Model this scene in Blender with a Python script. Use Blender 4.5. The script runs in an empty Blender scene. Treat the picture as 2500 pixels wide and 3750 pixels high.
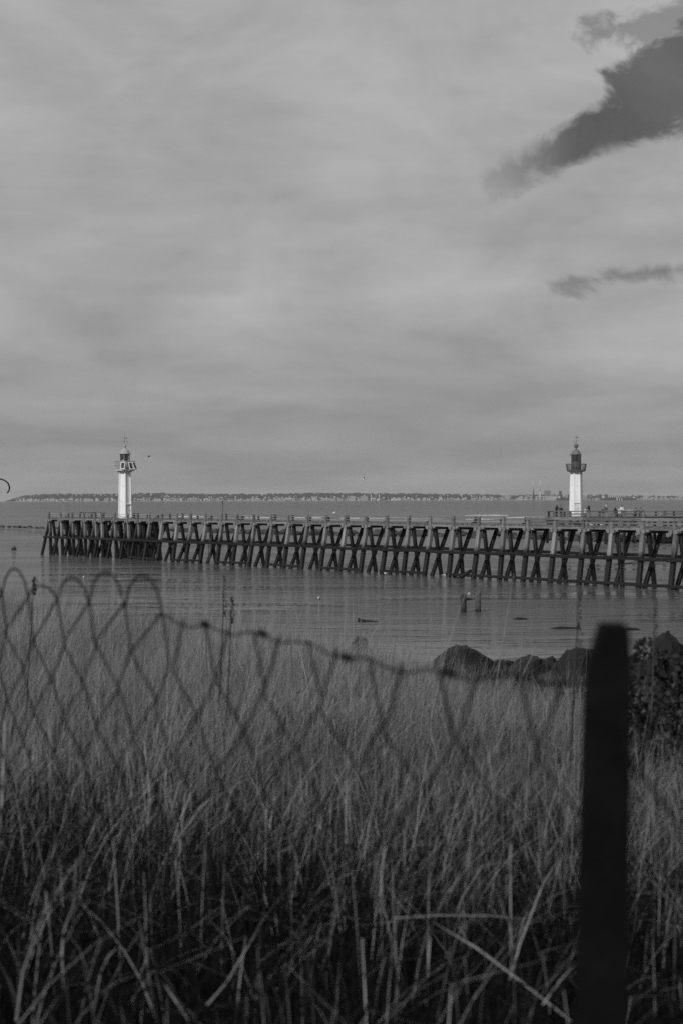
import bpy, bmesh, math, random
import numpy as np
from mathutils import Vector, Matrix

random.seed(7)
rng = np.random.default_rng(7)
R = math.radians
S = bpy.context.scene
COL = S.collection

# ------------------------------------------------------------------ camera
EYE = 8.7                      # metres above the water
FPX = 50.0 / 36.0 * 3750.0     # focal length in photograph pixels
PITCH, ROLL = R(0.50), R(-0.16)
cam_d = bpy.data.cameras.new('camera')
cam = bpy.data.objects.new('camera', cam_d)
COL.objects.link(cam)
cam_d.sensor_fit = 'VERTICAL'
cam_d.sensor_height = 36.0
cam_d.sensor_width = 24.0
cam_d.lens = 50.0
cam_d.clip_start = 0.05
cam_d.clip_end = 40000.0
cam_d.dof.use_dof = True
cam_d.dof.focus_distance = 34.0
cam_d.dof.aperture_fstop = 3.0
cam_d.dof.aperture_blades = 9
CAM_M = Matrix.Rotation(R(90) - PITCH, 3, 'X') @ Matrix.Rotation(ROLL, 3, 'Z')
cam.matrix_world = Matrix.Translation((0, 0, EYE)) @ CAM_M.to_4x4()
S.camera = cam

# ------------------------------------------------------------------ sky, sun, exposure
SUN_AZ, SUN_EL = R(215), R(31)      # behind the camera, to the left
S.view_settings.view_transform = 'Standard'
S.view_settings.look = 'None'
S.view_settings.exposure = 0.0
S.view_settings.gamma = 1.0
S.view_settings.use_curve_mapping = False
S.cycles.use_denoising = False
S.cycles.max_bounces = 6
S.cycles.transparent_max_bounces = 8
S.cycles.volume_bounces = 1
S.cycles.sample_clamp_indirect = 1.5
S.cycles.sample_clamp_direct = 4.0
S.cycles.caustics_reflective = False
S.cycles.caustics_refractive = False

class NT:
    """small helper to write node trees as expressions"""
    def __init__(s, tree): s.t = tree; s.n = tree.nodes; s.l = tree.links
    def new(s, kind, **kw):
        n = s.n.new(kind)
        for k, v in kw.items(): setattr(n, k, v)
        return n
    def put(s, sock, v):
        if hasattr(v, 'is_output') or isinstance(v, bpy.types.NodeSocket): s.l.new(v, sock)
        elif v is not None: sock.default_value = v
    def m(s, op, a, b=None, c=None, clamp=False):
        n = s.new('ShaderNodeMath', operation=op, use_clamp=clamp)
        for i, v in enumerate((a, b, c)):
            if v is not None: s.put(n.inputs[i], v)
        return n.outputs[0]
    def vm(s, op, a, b=None):
        n = s.new('ShaderNodeVectorMath', operation=op)
        s.put(n.inputs[0], a)
        if b is not None: s.put(n.inputs[1], b)
        return n.outputs[0]
    def sep(s, v):
        n = s.new('ShaderNodeSeparateXYZ'); s.put(n.inputs[0], v); return n.outputs
    def comb(s, x, y, z):
        n = s.new('ShaderNodeCombineXYZ')
        for i, v in enumerate((x, y, z)): s.put(n.inputs[i], v)
        return n.outputs[0]
    def noise(s, v, scale, detail=4, rough=0.55, dist=0.0):
        n = s.new('ShaderNodeTexNoise'); s.put(n.inputs['Vector'], v)
        n.inputs['Scale'].default_value = scale; n.inputs['Detail'].default_value = detail
        n.inputs['Roughness'].default_value = rough; n.inputs['Distortion'].default_value = dist
        return n.outputs['Fac']
    def ss(s, v, a, b, lo=0.0, hi=1.0):
        n = s.new('ShaderNodeMapRange', interpolation_type='SMOOTHSTEP')
        for i, q in enumerate((v, a, b, lo, hi)): s.put(n.inputs[i], q)
        return n.outputs[0]
    def lin(s, v, a, b, lo=0.0, hi=1.0):
        n = s.new('ShaderNodeMapRange')
        for i, q in enumerate((v, a, b, lo, hi)): s.put(n.inputs[i], q)
        return n.outputs[0]
    def mix(s, f, a, b):
        return s.m('ADD', s.m('MULTIPLY', a, s.m('SUBTRACT', 1.0, f)), s.m('MULTIPLY', b, f))

world = bpy.data.worlds.new('World')
S.world = world
world.use_nodes = True
W = NT(world.node_tree)
W.n.clear()
sky = W.new('ShaderNodeTexSky', sky_type='NISHITA')
sky.sun_disc = False
sky.sun_elevation = SUN_EL
sky.sun_rotation = SUN_AZ
sky.altitude = 10
sky.air_density = 1.0; sky.dust_density = 1.0; sky.ozone_density = 1.0
sr = W.new('ShaderNodeSeparateColor'); W.l.new(sky.outputs[0], sr.inputs[0])
clear = W.m('MULTIPLY', sr.outputs[0], 0.36)          # black-and-white film behind a red filter: clear sky is dark
tc = W.new('ShaderNodeTexCoord')
d = tc.outputs['Generated']
dx, dy, dz = W.sep(d)
up = W.m('MAXIMUM', dz, 0.0)
# cloud-deck coordinates: the ray meets a flat layer overhead
den = W.m('ADD', up, 0.09)
cu = W.m('DIVIDE', dx, den); cv = W.m('DIVIDE', dy, den)
cp = W.comb(cu, cv, 0.0)
big = W.noise(W.vm('MULTIPLY', W.vm('ADD', cp, (0.35, 0.9, 0)), (0.75, 0.55, 1)), 1.0, 3, 0.5, 0.3)
mid = W.noise(W.vm('MULTIPLY', W.vm('ADD', cp, (3.1, 1.7, 0)), (0.9, 2.0, 1)), 1.3, 5, 0.55, 0.4)
fine = W.noise(W.vm('MULTIPLY', d, (6, 6, 60)), 2.0, 6, 0.6)
cloud = W.m('ADD', W.lin(big, 0.3, 0.7, 3.05, 4.6), W.lin(mid, 0.25, 0.75, -0.14, 0.14))
cloud = W.m('ADD', cloud, W.lin(fine, 0.3, 0.7, -0.06, 0.06))
# heavier, evenly grey bank of cloud low over the sea
low = W.ss(up, 0.0, 0.15)
cloud = W.mix(low, W.m('ADD', W.m('MULTIPLY', cloud, 0.45), 0.95), cloud)
# openings in the deck and mottling (azimuth and elevation tangents)
yy = W.m('MAXIMUM', dy, 0.02)
ta = W.m('DIVIDE', dx, yy); te = W.m('DIVIDE', dz, yy)
q1 = W.noise(W.comb(W.m('MULTIPLY', ta, 0.8), te, 0.2), 9, 6, 0.52, 0.3)
q2 = W.noise(W.comb(W.m('MULTIPLY', ta, 0.7), te, 4.7), 21, 7, 0.60, 0.5)
wob = W.m('ADD', W.m('MULTIPLY', W.m('SUBTRACT', q1, 0.5), 0.10), W.m('MULTIPLY', W.m('SUBTRACT', q2, 0.5), 0.13))
mott = W.noise(W.comb(ta, W.m('MULTIPLY', te, 1.7), 7.3), 6.5, 7, 0.58, 0.6)
mott2 = W.noise(W.comb(ta, W.m('MULTIPLY', te, 2.6), 2.3), 20, 6, 0.6, 0.4)
mk_ = W.ss(te, 0.0, 0.14)
cloud = W.m('ADD', cloud, W.m('MULTIPLY', W.m('ADD', W.lin(mott, 0.3, 0.7, -0.50, 0.50), W.lin(mott2, 0.3, 0.7, -0.13, 0.13)), W.m('ADD', W.m('MULTIPLY', mk_, 0.75), 0.25)))
def gap(px0, py0, px1, py1, w0, grow, wmax, edge, wobk, stop=False):
    x0, y0 = (px0 - 1250) / FPX, (1830 - py0) / FPX
    x1, y1 = (px1 - 1250) / FPX, (1830 - py1) / FPX
    L = math.hypot(x1 - x0, y1 - y0); ax, ay = (x1 - x0) / L, (y1 - y0) / L
    rx = W.m('SUBTRACT', ta, x0); ry = W.m('SUBTRACT', te, y0)
    al = W.m('ADD', W.m('MULTIPLY', rx, ax), W.m('MULTIPLY', ry, ay))
    ac = W.m('SUBTRACT', W.m('MULTIPLY', rx, ay), W.m('MULTIPLY', ry, ax))
    back = W.m('ADD', W.m('MINIMUM', al, 0.0), W.m('MAXIMUM', W.m('SUBTRACT', al, L), 0.0)) if stop else W.m('MINIMUM', al, 0.0)                       # rounded end
    dist = W.m('SQRT', W.m('ADD', W.m('MULTIPLY', ac, ac), W.m('MULTIPLY', back, back)))
    hw = W.m('MINIMUM', W.m('ADD', W.m('MULTIPLY', W.m('MAXIMUM', al, 0.0), grow), w0), wmax)
    v = W.m('ADD', W.m('SUBTRACT', hw, dist), W.m('MULTIPLY', wob, wobk))
    front = W.m('GREATER_THAN', dy, 0.05)
    return W.m('MULTIPLY', W.ss(v, -edge, edge), front)
g1 = gap(1800, 668, 2520, 318, 0.004, 0.165, 0.036, 0.0085, 0.62)
thin = W.ss(ta, (1790 - 1250) / FPX, (2130 - 1250) / FPX, 0.35, 1.0)        # the tip is still veiled
g1 = W.m('MULTIPLY', g1, thin)
g2 = gap(2030, 1048, 2520, 985, -0.001, 0.04, 0.0045, 0.0060, 0.48)
g3 = gap(2180, 130, 2520, 100, 0.001, 0.05, 0.012, 0.006, 0.6)
g4 = gap(880, 850, 980, 845, 0.0006, 0.0, 0.0012, 0.003, 0.16)
holes = W.m('MAXIMUM', W.m('MAXIMUM', g1, W.m('MULTIPLY', g3, 0.6)), W.m('MULTIPLY', g2, 0.75))
veil = W.m('MULTIPLY', W.lin(q1, 0.35, 0.7, 0.0, 0.35), 1.0)
holes = W.m('MULTIPLY', holes, W.m('SUBTRACT', 1.0, W.m('MULTIPLY', veil, 0.6)))
halo = gap(1350, 520, 2300, 180, 0.035, 0.03, 0.08, 0.06, 0.5)      # the deck thins, and brightens, round the opening
cloud = W.m('ADD', cloud, W.m('MULTIPLY', halo, 0.9))
val = W.mix(holes, cloud, clear)
bg = W.new('ShaderNodeBackground'); bg.inputs['Strength'].default_value = 0.1
vc = W.comb(val, val, val)
W.l.new(vc, bg.inputs['Color'])
wo = W.new('ShaderNodeOutputWorld'); W.l.new(bg.outputs[0], wo.inputs[0])

sun_d = bpy.data.lights.new('sun', 'SUN')
sun_d.energy = 2.6
sun_d.angle = R(2.0)
sun_d.color = (1, 1, 1)
sun = bpy.data.objects.new('sun', sun_d); COL.objects.link(sun)
SUNV = Vector((math.sin(SUN_AZ) * math.cos(SUN_EL), math.cos(SUN_AZ) * math.cos(SUN_EL), math.sin(SUN_EL)))
sun.rotation_euler = SUNV.to_track_quat('Z', 'Y').to_euler()
sun.location = SUNV * 60

# ------------------------------------------------------------------ helpers
def at(px, py, Y):
    """point at depth Y that the photograph shows at pixel px, py"""
    v = CAM_M @ Vector(((px - 1250) / FPX, -(py - 1875) / FPX, -1))
    return Vector((0, 0, EYE)) + v * (Y / v.y)
def onz(px, py, z=0.0):
    v = CAM_M @ Vector(((px - 1250) / FPX, -(py - 1875) / FPX, -1))
    return Vector((0, 0, EYE)) + v * ((z - EYE) / v.z)

def tag(o, label=None, cat=None, group=None, kind=None):
    if label: o['label'] = label
    if cat: o['category'] = cat
    if group: o['group'] = group
    if kind: o['kind'] = kind
    return o
def empty(name, loc, label, cat, group=None, rz=0):
    o = bpy.data.objects.new(name, None); COL.objects.link(o)
    o.location = loc; o.rotation_euler = (0, 0, rz); o.empty_display_size = 0.3
    return tag(o, label, cat, group)
def link(name, me, parent=None, M=None, mat=None):
    o = bpy.data.objects.new(name, me); COL.objects.link(o)
    if mat is not None and not me.materials: me.materials.append(mat)
    if parent is not None:
        o.parent = parent
    if M is not None: o.matrix_local = M
    return o
def meshpy(name, V, F, mat=None, smooth=False):
    me = bpy.data.meshes.new(name); me.from_pydata([tuple(v) for v in V], [], F); me.update()
    if mat: me.materials.append(mat)
    if smooth: me.polygons.foreach_set('use_smooth', [True] * len(me.polygons))
    return me
class MB:
    """collects boxes, tubes and lathes into one mesh"""
    def __init__(s): s.V = []; s.F = []
    def add(s, V, F):
        b = len(s.V); s.V += [tuple(v) for v in V]; s.F += [tuple(i + b for i in f) for f in F]; return s
    def box(s, x0, x1, y0, y1, z0, z1):
        return s.add([(x, y, z) for x in (x0, x1) for y in (y0, y1) for z in (z0, z1)],
                     [(0, 1, 3, 2), (4, 6, 7, 5), (0, 4, 5, 1), (2, 3, 7, 6), (0, 2, 6, 4), (1, 5, 7, 3)])
    def bar(s, p0, p1, w, h=None, upv=(0, 0, 1)):
        h = h or w; p0 = Vector(p0); p1 = Vector(p1); a = (p1 - p0).normalized(); u = Vector(upv)
        if abs(a.dot(u)) > 0.98: u = Vector((0, 1, 0))
        sx = a.cross(u).normalized(); sy = sx.cross(a)
        V = [p + sx * i * w / 2 + sy * j * h / 2 for p in (p0, p1) for i, j in ((-1, -1), (1, -1), (1, 1), (-1, 1))]
        return s.add(V, [(3, 2, 1, 0), (4, 5, 6, 7), (0, 1, 5, 4), (1, 2, 6, 5), (2, 3, 7, 6), (3, 0, 4, 7)])
    def tube(s, pts, r, n=8, caps=True):
        pts = [Vector(p) for p in pts]; rs = r if isinstance(r, (list, tuple)) else [r] * len(pts)
        V = []; F = []; ref = None
        for i, p in enumerate(pts):
            t = (pts[min(i + 1, len(pts) - 1)] - pts[max(i - 1, 0)]).normalized()
            if ref is None: ref = t.orthogonal().normalized()
            ref = (ref - t * ref.dot(t)).normalized(); b = t.cross(ref)
            V += [p + (ref * math.cos(2 * math.pi * k / n) + b * math.sin(2 * math.pi * k / n)) * rs[i] for k in range(n)]
        for i in range(len(pts) - 1):
            for k in range(n): F.append((i * n + k, i * n + (k + 1) % n, (i + 1) * n + (k + 1) % n, (i + 1) * n + k))
        if caps: F.append(tuple(range(n))[::-1]); F.append(tuple((len(pts) - 1) * n + k for k in range(n)))
        return s.add(V, F)
    def lathe(s, prof, n=24, rot=0.0, closed=True):
        V = []; F = []
        for r, z in prof: V += [(r * math.cos(rot + 2 * math.pi * k / n), r * math.sin(rot + 2 * math.pi * k / n), z) for k in range(n)]
        for i in range(len(prof) - 1):
            for k in range(n): F.append((i * n + k, i * n + (k + 1) % n, (i + 1) * n + (k + 1) % n, (i + 1) * n + k))
        if closed: F.append(tuple(range(n))[::-1]); F.append(tuple((len(prof) - 1) * n + k for k in range(n)))
        return s.add(V, F)
    def mesh(s, name, mat=None, smooth=False): return meshpy(name, s.V, s.F, mat, smooth)
    def obj(s, name, mat, parent=None, M=None, smooth=False): return link(name, s.mesh(name, mat, smooth), parent, M)

# ------------------------------------------------------------------ materials (all grey: the film is black and white)
def material(name):
    m = bpy.data.materials.new(name); m.use_nodes = True
    t = NT(m.node_tree); b = m.node_tree.nodes['Principled BSDF']
    return m, t, b
def grey(t, v): return t.comb(v, v, v)
def plain(name, val, rough=0.7, var=0.15, scale=3.0, metal=0.0, bump=0.0, spec=0.3):
    m, t, b = material(name)
    tcn = t.new('ShaderNodeTexCoord'); oi = t.new('ShaderNodeObjectInfo')
    n = t.noise(t.vm('ADD', tcn.outputs['Object'], t.comb(t.m('MULTIPLY', oi.outputs['Random'], 30), 0, 0)), scale, 5, 0.6)
    v = t.m('MULTIPLY', t.lin(n, 0.25, 0.75, 1 - var, 1 + var), val)
    v = t.m('MULTIPLY', v, t.lin(oi.outputs['Random'], 0, 1, 1 - var * .6, 1 + var * .6))
    t.l.new(grey(t, v), b.inputs['Base Color'])
    b.inputs['Roughness'].default_value = rough; b.inputs['Metallic'].default_value = metal
    b.inputs['Specular IOR Level'].default_value = spec
    if bump:
        bn = t.new('ShaderNodeBump'); bn.inputs['Strength'].default_value = bump; bn.inputs['Distance'].default_value = 0.02
        t.l.new(n, bn.inputs['Height']); t.l.new(bn.outputs[0], b.inputs['Normal'])
    return m

def timber_mat(name, dry, wet, tide, spread=0.5):
    """weathered grey timber, black with weed below the tide mark"""
    m, t, b = material(name)
    tcn = t.new('ShaderNodeTexCoord'); oi = t.new('ShaderNodeObjectInfo'); geo = t.new('ShaderNodeNewGeometry')
    off = t.comb(t.m('MULTIPLY', oi.outputs['Random'], 40), t.m('MULTIPLY', oi.outputs['Random'], 17), 0)
    v = t.vm('ADD', t.vm('MULTIPLY', tcn.outputs['Object'], (5, 5, 2.2)), off)
    grain = t.noise(v, 1.6, 6, 0.65)
    pos = geo.outputs['Position']
    blot = t.noise(t.vm('MULTIPLY', pos, (1, 1, 0.6)), 1.7, 5, 0.6)
    z = t.m('ADD', t.sep(pos)[2], t.m('MULTIPLY', t.m('SUBTRACT', blot, 0.5), 1.6))
    z = t.m('ADD', z, t.m('MULTIPLY', t.m('SUBTRACT', oi.outputs['Random'], 0.5), 0.7))
    w = t.ss(z, tide - spread, tide + spread)
    dr = t.m('MULTIPLY', t.m('MULTIPLY', t.lin(grain, 0.3, 0.7, 0.3, 1.6), dry), t.lin(oi.outputs['Random'], 0, 1, 0.65, 1.25))
    we = t.m('MULTIPLY', t.lin(grain, 0.3, 0.7, 0.6, 1.5), wet)
    t.l.new(grey(t, t.mix(w, we, dr)), b.inputs['Base Color'])
    t.l.new(t.lin(w, 0, 1, 0.55, 0.85), b.inputs['Roughness'])
    b.inputs['Specular IOR Level'].default_value = 0.25
    bn = t.new('ShaderNodeBump'); bn.inputs['Strength'].default_value = 0.5; bn.inputs['Distance'].default_value = 0.03
    t.l.new(grain, bn.inputs['Height']); t.l.new(bn.outputs[0], b.inputs['Normal'])
    return m

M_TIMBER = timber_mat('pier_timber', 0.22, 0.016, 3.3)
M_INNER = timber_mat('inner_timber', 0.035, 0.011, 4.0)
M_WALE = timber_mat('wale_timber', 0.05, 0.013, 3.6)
M_DECK = timber_mat('deck_timber', 0.19, 0.02, -5)
M_RAIL = timber_mat('rail_timber', 0.16, 0.02, -5)
M_STUMP = timber_mat('stump_timber', 0.03, 0.012, 0.3)
M_STUMPL = timber_mat('pale_stump_timber', 0.10, 0.02, 0.2, 0.15)
M_DARKST = plain('dark_iron', 0.03, 0.5, 0.3)
M_WHITE = plain('white_paint', 0.80, 0.45, 0.05, 0.8)
M_WHITE2 = plain('grey_white_paint', 0.60, 0.5, 0.10, 1.2)
M_PALE = plain('weathered_lantern_paint', 0.36, 0.55, 0.15, 1.5)
M_SEAM = plain('seam_dirt', 0.25, 0.8, 0.3)
M_RED = plain('dark_red_paint', 0.085, 0.5, 0.2, 2.0)
M_DOME = plain('dome_paint', 0.13, 0.5, 0.15, 2.0)
M_GALV = plain('galvanised_rail', 0.32, 0.5, 0.15, 2.0)
M_PANEL = plain('solar_cell', 0.025, 0.25, 0.2, 8.0, spec=0.5)
M_SKIN = plain('skin', 0.25, 0.6, 0.1)
M_HAIR = plain('hair', 0.02, 0.6, 0.2)
M_BLACKC = plain('black_cloth', 0.015, 0.85, 0.3)
M_DARKC = plain('dark_cloth', 0.045, 0.85, 0.3)
M_MIDC = plain('grey_cloth', 0.15, 0.85, 0.2)
M_WHITEC = plain('white_cloth', 0.75, 0.85, 0.1)
M_GULLW = plain('white_feather', 0.75, 0.8, 0.1)
M_GULLG = plain('grey_feather', 0.20, 0.8, 0.2)
M_BIRDD = plain('dark_feather', 0.03, 0.8, 0.2)
M_POST = plain('creosoted_post', 0.006, 0.95, 0.4, 12.0, bump=0.6, spec=0.05)
M_WIRE = plain('rusty_wire', 0.008, 0.9, 0.3, 30.0, spec=0.05)
M_ROCK = plain('boulder_stone', 0.016, 0.85, 0.55, 2.6, bump=0.8)
M_ROCKD = plain('breakwater_stone', 0.055, 0.85, 0.5, 1.2, bump=0.8)
M_CONC = plain('concrete', 0.25, 0.85, 0.25, 1.0)
M_FARL = plain('far_pale_wall', 0.42, 0.9, 0.25, 0.02)
M_FARM = plain('far_grey_wall', 0.20, 0.9, 0.3, 0.02)
M_FARR = plain('far_roof', 0.10, 0.9, 0.3, 0.02)
M_FARD = plain('far_dark_steel', 0.04, 0.8, 0.3, 0.02)
M_FARG = plain('far_pale_steel', 0.40, 0.8, 0.2, 0.02)
M_HULL = plain('ship_hull', 0.02, 0.6, 0.2, 0.02)
M_FOAM = plain('sea_foam', 0.55, 0.9, 0.3, 0.08)
M_KITE = plain('kite_fabric', 0.008, 0.9, 0.1, spec=0.05)
M_BUOY = plain('buoy_paint', 0.10, 0.6, 0.3)

# glass of the lanterns
M_GLASS, t, b = material('lantern_glass')
b.inputs['Base Color'].default_value = (.03, .03, .03, 1); b.inputs['Roughness'].default_value = .08
b.inputs['Alpha'].default_value = 0.72

# water
M_WATER, t, b = material('sea_water')
geo = t.new('ShaderNodeNewGeometry'); P = geo.outputs['Position']
calm = t.noise(t.vm('MULTIPLY', P, (0.025, 0.07, 0)), 1.0, 5, 0.6, 0.6)
r1 = t.noise(t.vm('MULTIPLY', P, (0.75, 1.9, 0)), 1.0, 5, 0.6, 0.3)
r2 = t.noise(t.vm('MULTIPLY', P, (0.06, 0.16, 0)), 1.0, 5, 0.6, 0.4)
hgt = t.m('ADD', t.m('MULTIPLY', r1, t.lin(calm, 0.40, 0.62, 0.010, 0.13)), t.m('MULTIPLY', r2, t.lin(calm, 0.40, 0.62, 0.12, 0.5)))
bn = t.new('ShaderNodeBump'); bn.inputs['Strength'].default_value = 1.0; bn.inputs['Distance'].default_value = 1.0
t.l.new(hgt, bn.inputs['Height']); t.l.new(bn.outputs[0], b.inputs['Normal'])
silt = t.noise(t.vm('MULTIPLY', P, (0.01, 0.03, 0)), 1.0, 5, 0.6, 0.5)
dif = t.new('ShaderNodeBsdfDiffuse'); t.l.new(grey(t, t.lin(silt, 0.3, 0.7, 0.075, 0.115)), dif.inputs[0])
glo = t.new('ShaderNodeBsdfGlossy'); glo.inputs['Roughness'].default_value = 0.05; t.l.new(bn.outputs[0], glo.inputs['Normal'])
fr = t.new('ShaderNodeFresnel'); fr.inputs['IOR'].default_value = 1.33; t.l.new(bn.outputs[0], fr.inputs['Normal'])
# a choppy surface never reaches full grazing reflection
streak = t.noise(t.vm('MULTIPLY', P, (0.035, 0.30, 0)), 1.0, 6, 0.65, 0.4)
fac = t.m('MINIMUM', fr.outputs[0], t.m('ADD', t.lin(calm, 0.35, 0.65, 0.60, 0.40), t.lin(streak, 0.3, 0.7, -0.16, 0.16)))
mx = t.new('ShaderNodeMixShader'); t.l.new(fac, mx.inputs[0]); t.l.new(dif.outputs[0], mx.inputs[1]); t.l.new(glo.outputs[0], mx.inputs[2])
t.l.new(mx.outputs[0], t.n['Material Output'].inputs[0])

# wet sand
M_SAND, t, b = material('wet_sand')
geo = t.new('ShaderNodeNewGeometry'); P = geo.outputs['Position']
n1 = t.noise(t.vm('MULTIPLY', P, (0.05, 0.35, 0)), 1.0, 5, 0.6, 0.5)
n2 = t.noise(P, 1.2, 5, 0.6)
t.l.new(grey(t, t.m('MULTIPLY', t.lin(n1, 0.3, 0.7, 0.07, 0.14), t.lin(n2, 0.2, 0.8, 0.8, 1.2))), b.inputs['Base Color'])
t.l.new(t.lin(n1, 0.3, 0.7, 0.25, 0.7), b.inputs['Roughness'])
bn = t.new('ShaderNodeBump'); bn.inputs['Strength'].default_value = 0.4; bn.inputs['Distance'].default_value = 0.1
t.l.new(n2, bn.inputs['Height']); t.l.new(bn.outputs[0], b.inputs['Normal'])

# soil under the grass, coloured near black for the shade between blades
M_SOIL = plain('shade_dark_soil', 0.008, 0.95, 0.4, 4.0, bump=0.5)

# grass: each blade carries its own tone
def blade_mat(name, mul, trans=0.25):
    m, t, b = material(name)
    a = t.new('ShaderNodeAttribute'); a.attribute_name = 'tone'
    geo = t.new('ShaderNodeNewGeometry')
    n = t.noise(geo.outputs['Position'], 14, 3, 0.6)
    v = t.m('MULTIPLY', t.m('MULTIPLY', a.outputs['Fac'], mul), t.lin(n, 0.3, 0.7, 0.8, 1.2))
    dif = t.new('ShaderNodeBsdfDiffuse'); t.l.new(grey(t, v), dif.inputs[0])
    trn = t.new('ShaderNodeBsdfTranslucent'); t.l.new(grey(t, v), trn.inputs[0])
    mx = t.new('ShaderNodeMixShader'); mx.inputs[0].default_value = trans
    t.l.new(dif.outputs[0], mx.inputs[1]); t.l.new(trn.outputs[0], mx.inputs[2])
    t.l.new(mx.outputs[0], t.n['Material Output'].inputs[0])
    return m
M_GRASS = blade_mat('dry_grass', 1.0)
M_LEAF = blade_mat('bramble_leaf', 1.0, 0.2)

# far woods
M_WOOD = plain('far_woodland', 0.035, 0.95, 0.45, 0.02)

# ------------------------------------------------------------------ the setting
water = link('water', meshpy('water', [(-6500, 15, 0), (6500, 15, 0), (6500, 11000, 0), (-6500, 11000, 0)], [(0, 1, 2, 3)], M_WATER))
tag(water, 'grey rippled sea water around the piers', None, kind='structure')
seabed = link('seabed', meshpy('seabed', [(-6500, -400, -2.5), (6500, -400, -2.5), (6500, 11000, -2.5), (-6500, 11000, -2.5)], [(0, 1, 2, 3)], M_SAND))
tag(seabed, 'flat sand bed beneath the water', None, kind='structure')

GZ = EYE - 1.62
def edge_d(x, y): return (x + 4.3) * 0.812 + (y - 18.0) * 0.583
def vnoise(x, y, seed=0):
    """smooth value noise, numpy"""
    x = np.asarray(x, float); y = np.asarray(y, float)
    xi = np.floor(x).astype(np.int64); yi = np.floor(y).astype(np.int64); fx = x - xi; fy = y - yi
    fx = fx * fx * (3 - 2 * fx); fy = fy * fy * (3 - 2 * fy)
    def h(a, b):
        k = (a * 374761393 + b * 668265263 + seed * 144665) & 0x7fffffff
        k = ((k ^ (k >> 13)) * 1274126177) & 0x7fffffff
        return ((k ^ (k >> 16)) & 0xffff) / 65535.0
    return (h(xi, yi) * (1 - fx) + h(xi + 1, yi) * fx) * (1 - fy) + (h(xi, yi + 1) * (1 - fx) + h(xi + 1, yi + 1) * fx) * fy
def ground(x, y):
    x = np.asarray(x, float); y = np.asarray(y, float)
    e = edge_d(x, y)
    z = GZ + 0.10 * (vnoise(x * 0.6, y * 0.6, 1) - 0.5) + 0.05 * (vnoise(x * 2, y * 2, 2) - 0.5)
    z = z - 0.20 * np.clip(e - 0.3, 0, None)
    z = z - 0.55 * np.clip(e - 6.0, 0, None)
    return np.maximum(z, -2.6)
def gz(x, y): return float(ground(x, y))

nx, ny = 120, 110
gx = np.linspace(-30, 30, nx); gy = np.concatenate([np.linspace(-12, 22, 80), np.linspace(23, 60, ny - 80)])
XX, YY = np.meshgrid(gx, gy); ZZ = ground(XX, YY)
V = np.stack([XX.ravel(), YY.ravel(), ZZ.ravel()], 1)
F = [(j * nx + i, j * nx + i + 1, (j + 1) * nx + i + 1, (j + 1) * nx + i) for j in range(ny - 1) for i in range(nx - 1)]
emb = link('embankment', meshpy('embankment', V, F, M_SOIL, True))
tag(emb, 'soil bank carrying the dry grass, coloured dark for the shade between blades', None, kind='structure')

# sand flat rising towards the breakwater
BW = []                                                   # breakwater foot: pixel x, pixel y, depth
for px, py in ((-250, 1934), (0, 1937), (230, 1939), (500, 1945), (750, 1951), (1000, 1958), (1300, 1962), (1500, 1964), (1900, 1973), (2200, 1984), (2500, 1991), (2900, 1998)):
    inv = 1 / 228 + (1 / 457 - 1 / 228) * (2500 - px) / 2500
    p = at(px, py, 1 / inv); BW.append(Vector((p.x, p.y, max(p.z, 0.0))))
BWD = (BW[-1] - BW[0]); BWD.z = 0; BWD.normalize(); BWN = Vector((-BWD.y, BWD.x, 0))
if BWN.y > 0: BWN = -BWN                                  # towards the camera
V = []; F = []; rows = 14; fine = []
for i in range(len(BW) - 1):
    for k in range(12): fine.append(BW[i].lerp(BW[i + 1], k / 12))
fine.append(BW[-1])
for i, p in enumerate(fine):
    wid = 14 + 42 * max(p.z, 0.05) / 2.2 + 6 * float(vnoise(i * 0.21, 0.5, 5))
    for j in range(rows + 1):
        f = j / rows
        q = p - BWN * 9 + BWN * (wid + 9) * f
        z = (p.z + 0.25) * max(0.0, 1 - max(0, (f * (wid + 9) - 9) / wid)) ** 1.25 - 0.25 + 0.18 * (float(vnoise(q.x * .12, q.y * .12, 9)) - .5)
        V.append((q.x, q.y, z))
for i in range(len(fine) - 1):
    for j in range(rows): a = i * (rows + 1) + j; F.append((a, a + rows + 1, a + rows + 2, a + 1))
sb = link('sandbank', meshpy('sandbank', V, F, M_SAND, True)); tag(sb, 'wet grey sand flat below the rock breakwater', None, kind='structure')

def rock_mesh(name, seed, mat, sub=2, flat=0.7):
    r = random.Random(seed); bm = bmesh.new(); bmesh.ops.create_icosphere(bm, subdivisions=sub, radius=0.5)
    cuts = [(Vector((r.uniform(-1, 1), r.uniform(-1, 1), r.uniform(-.6, 1))).normalized(), r.uniform(.26, .42)) for _ in range(11)]
    cuts.append((Vector((.1, .05, 1)).normalized(), .36))
    for v in bm.verts:
        for n, dd in cuts:
            k = v.co.dot(n) - dd
            if k > 0: v.co -= n * k * 0.92
        v.co += Vector((r.uniform(-1, 1), r.uniform(-1, 1), r.uniform(-1, 1))) * 0.042
        v.co.z *= flat
    me = bpy.data.meshes.new(name); bm.to_mesh(me); bm.free(); me.materials.append(mat); return me

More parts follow.
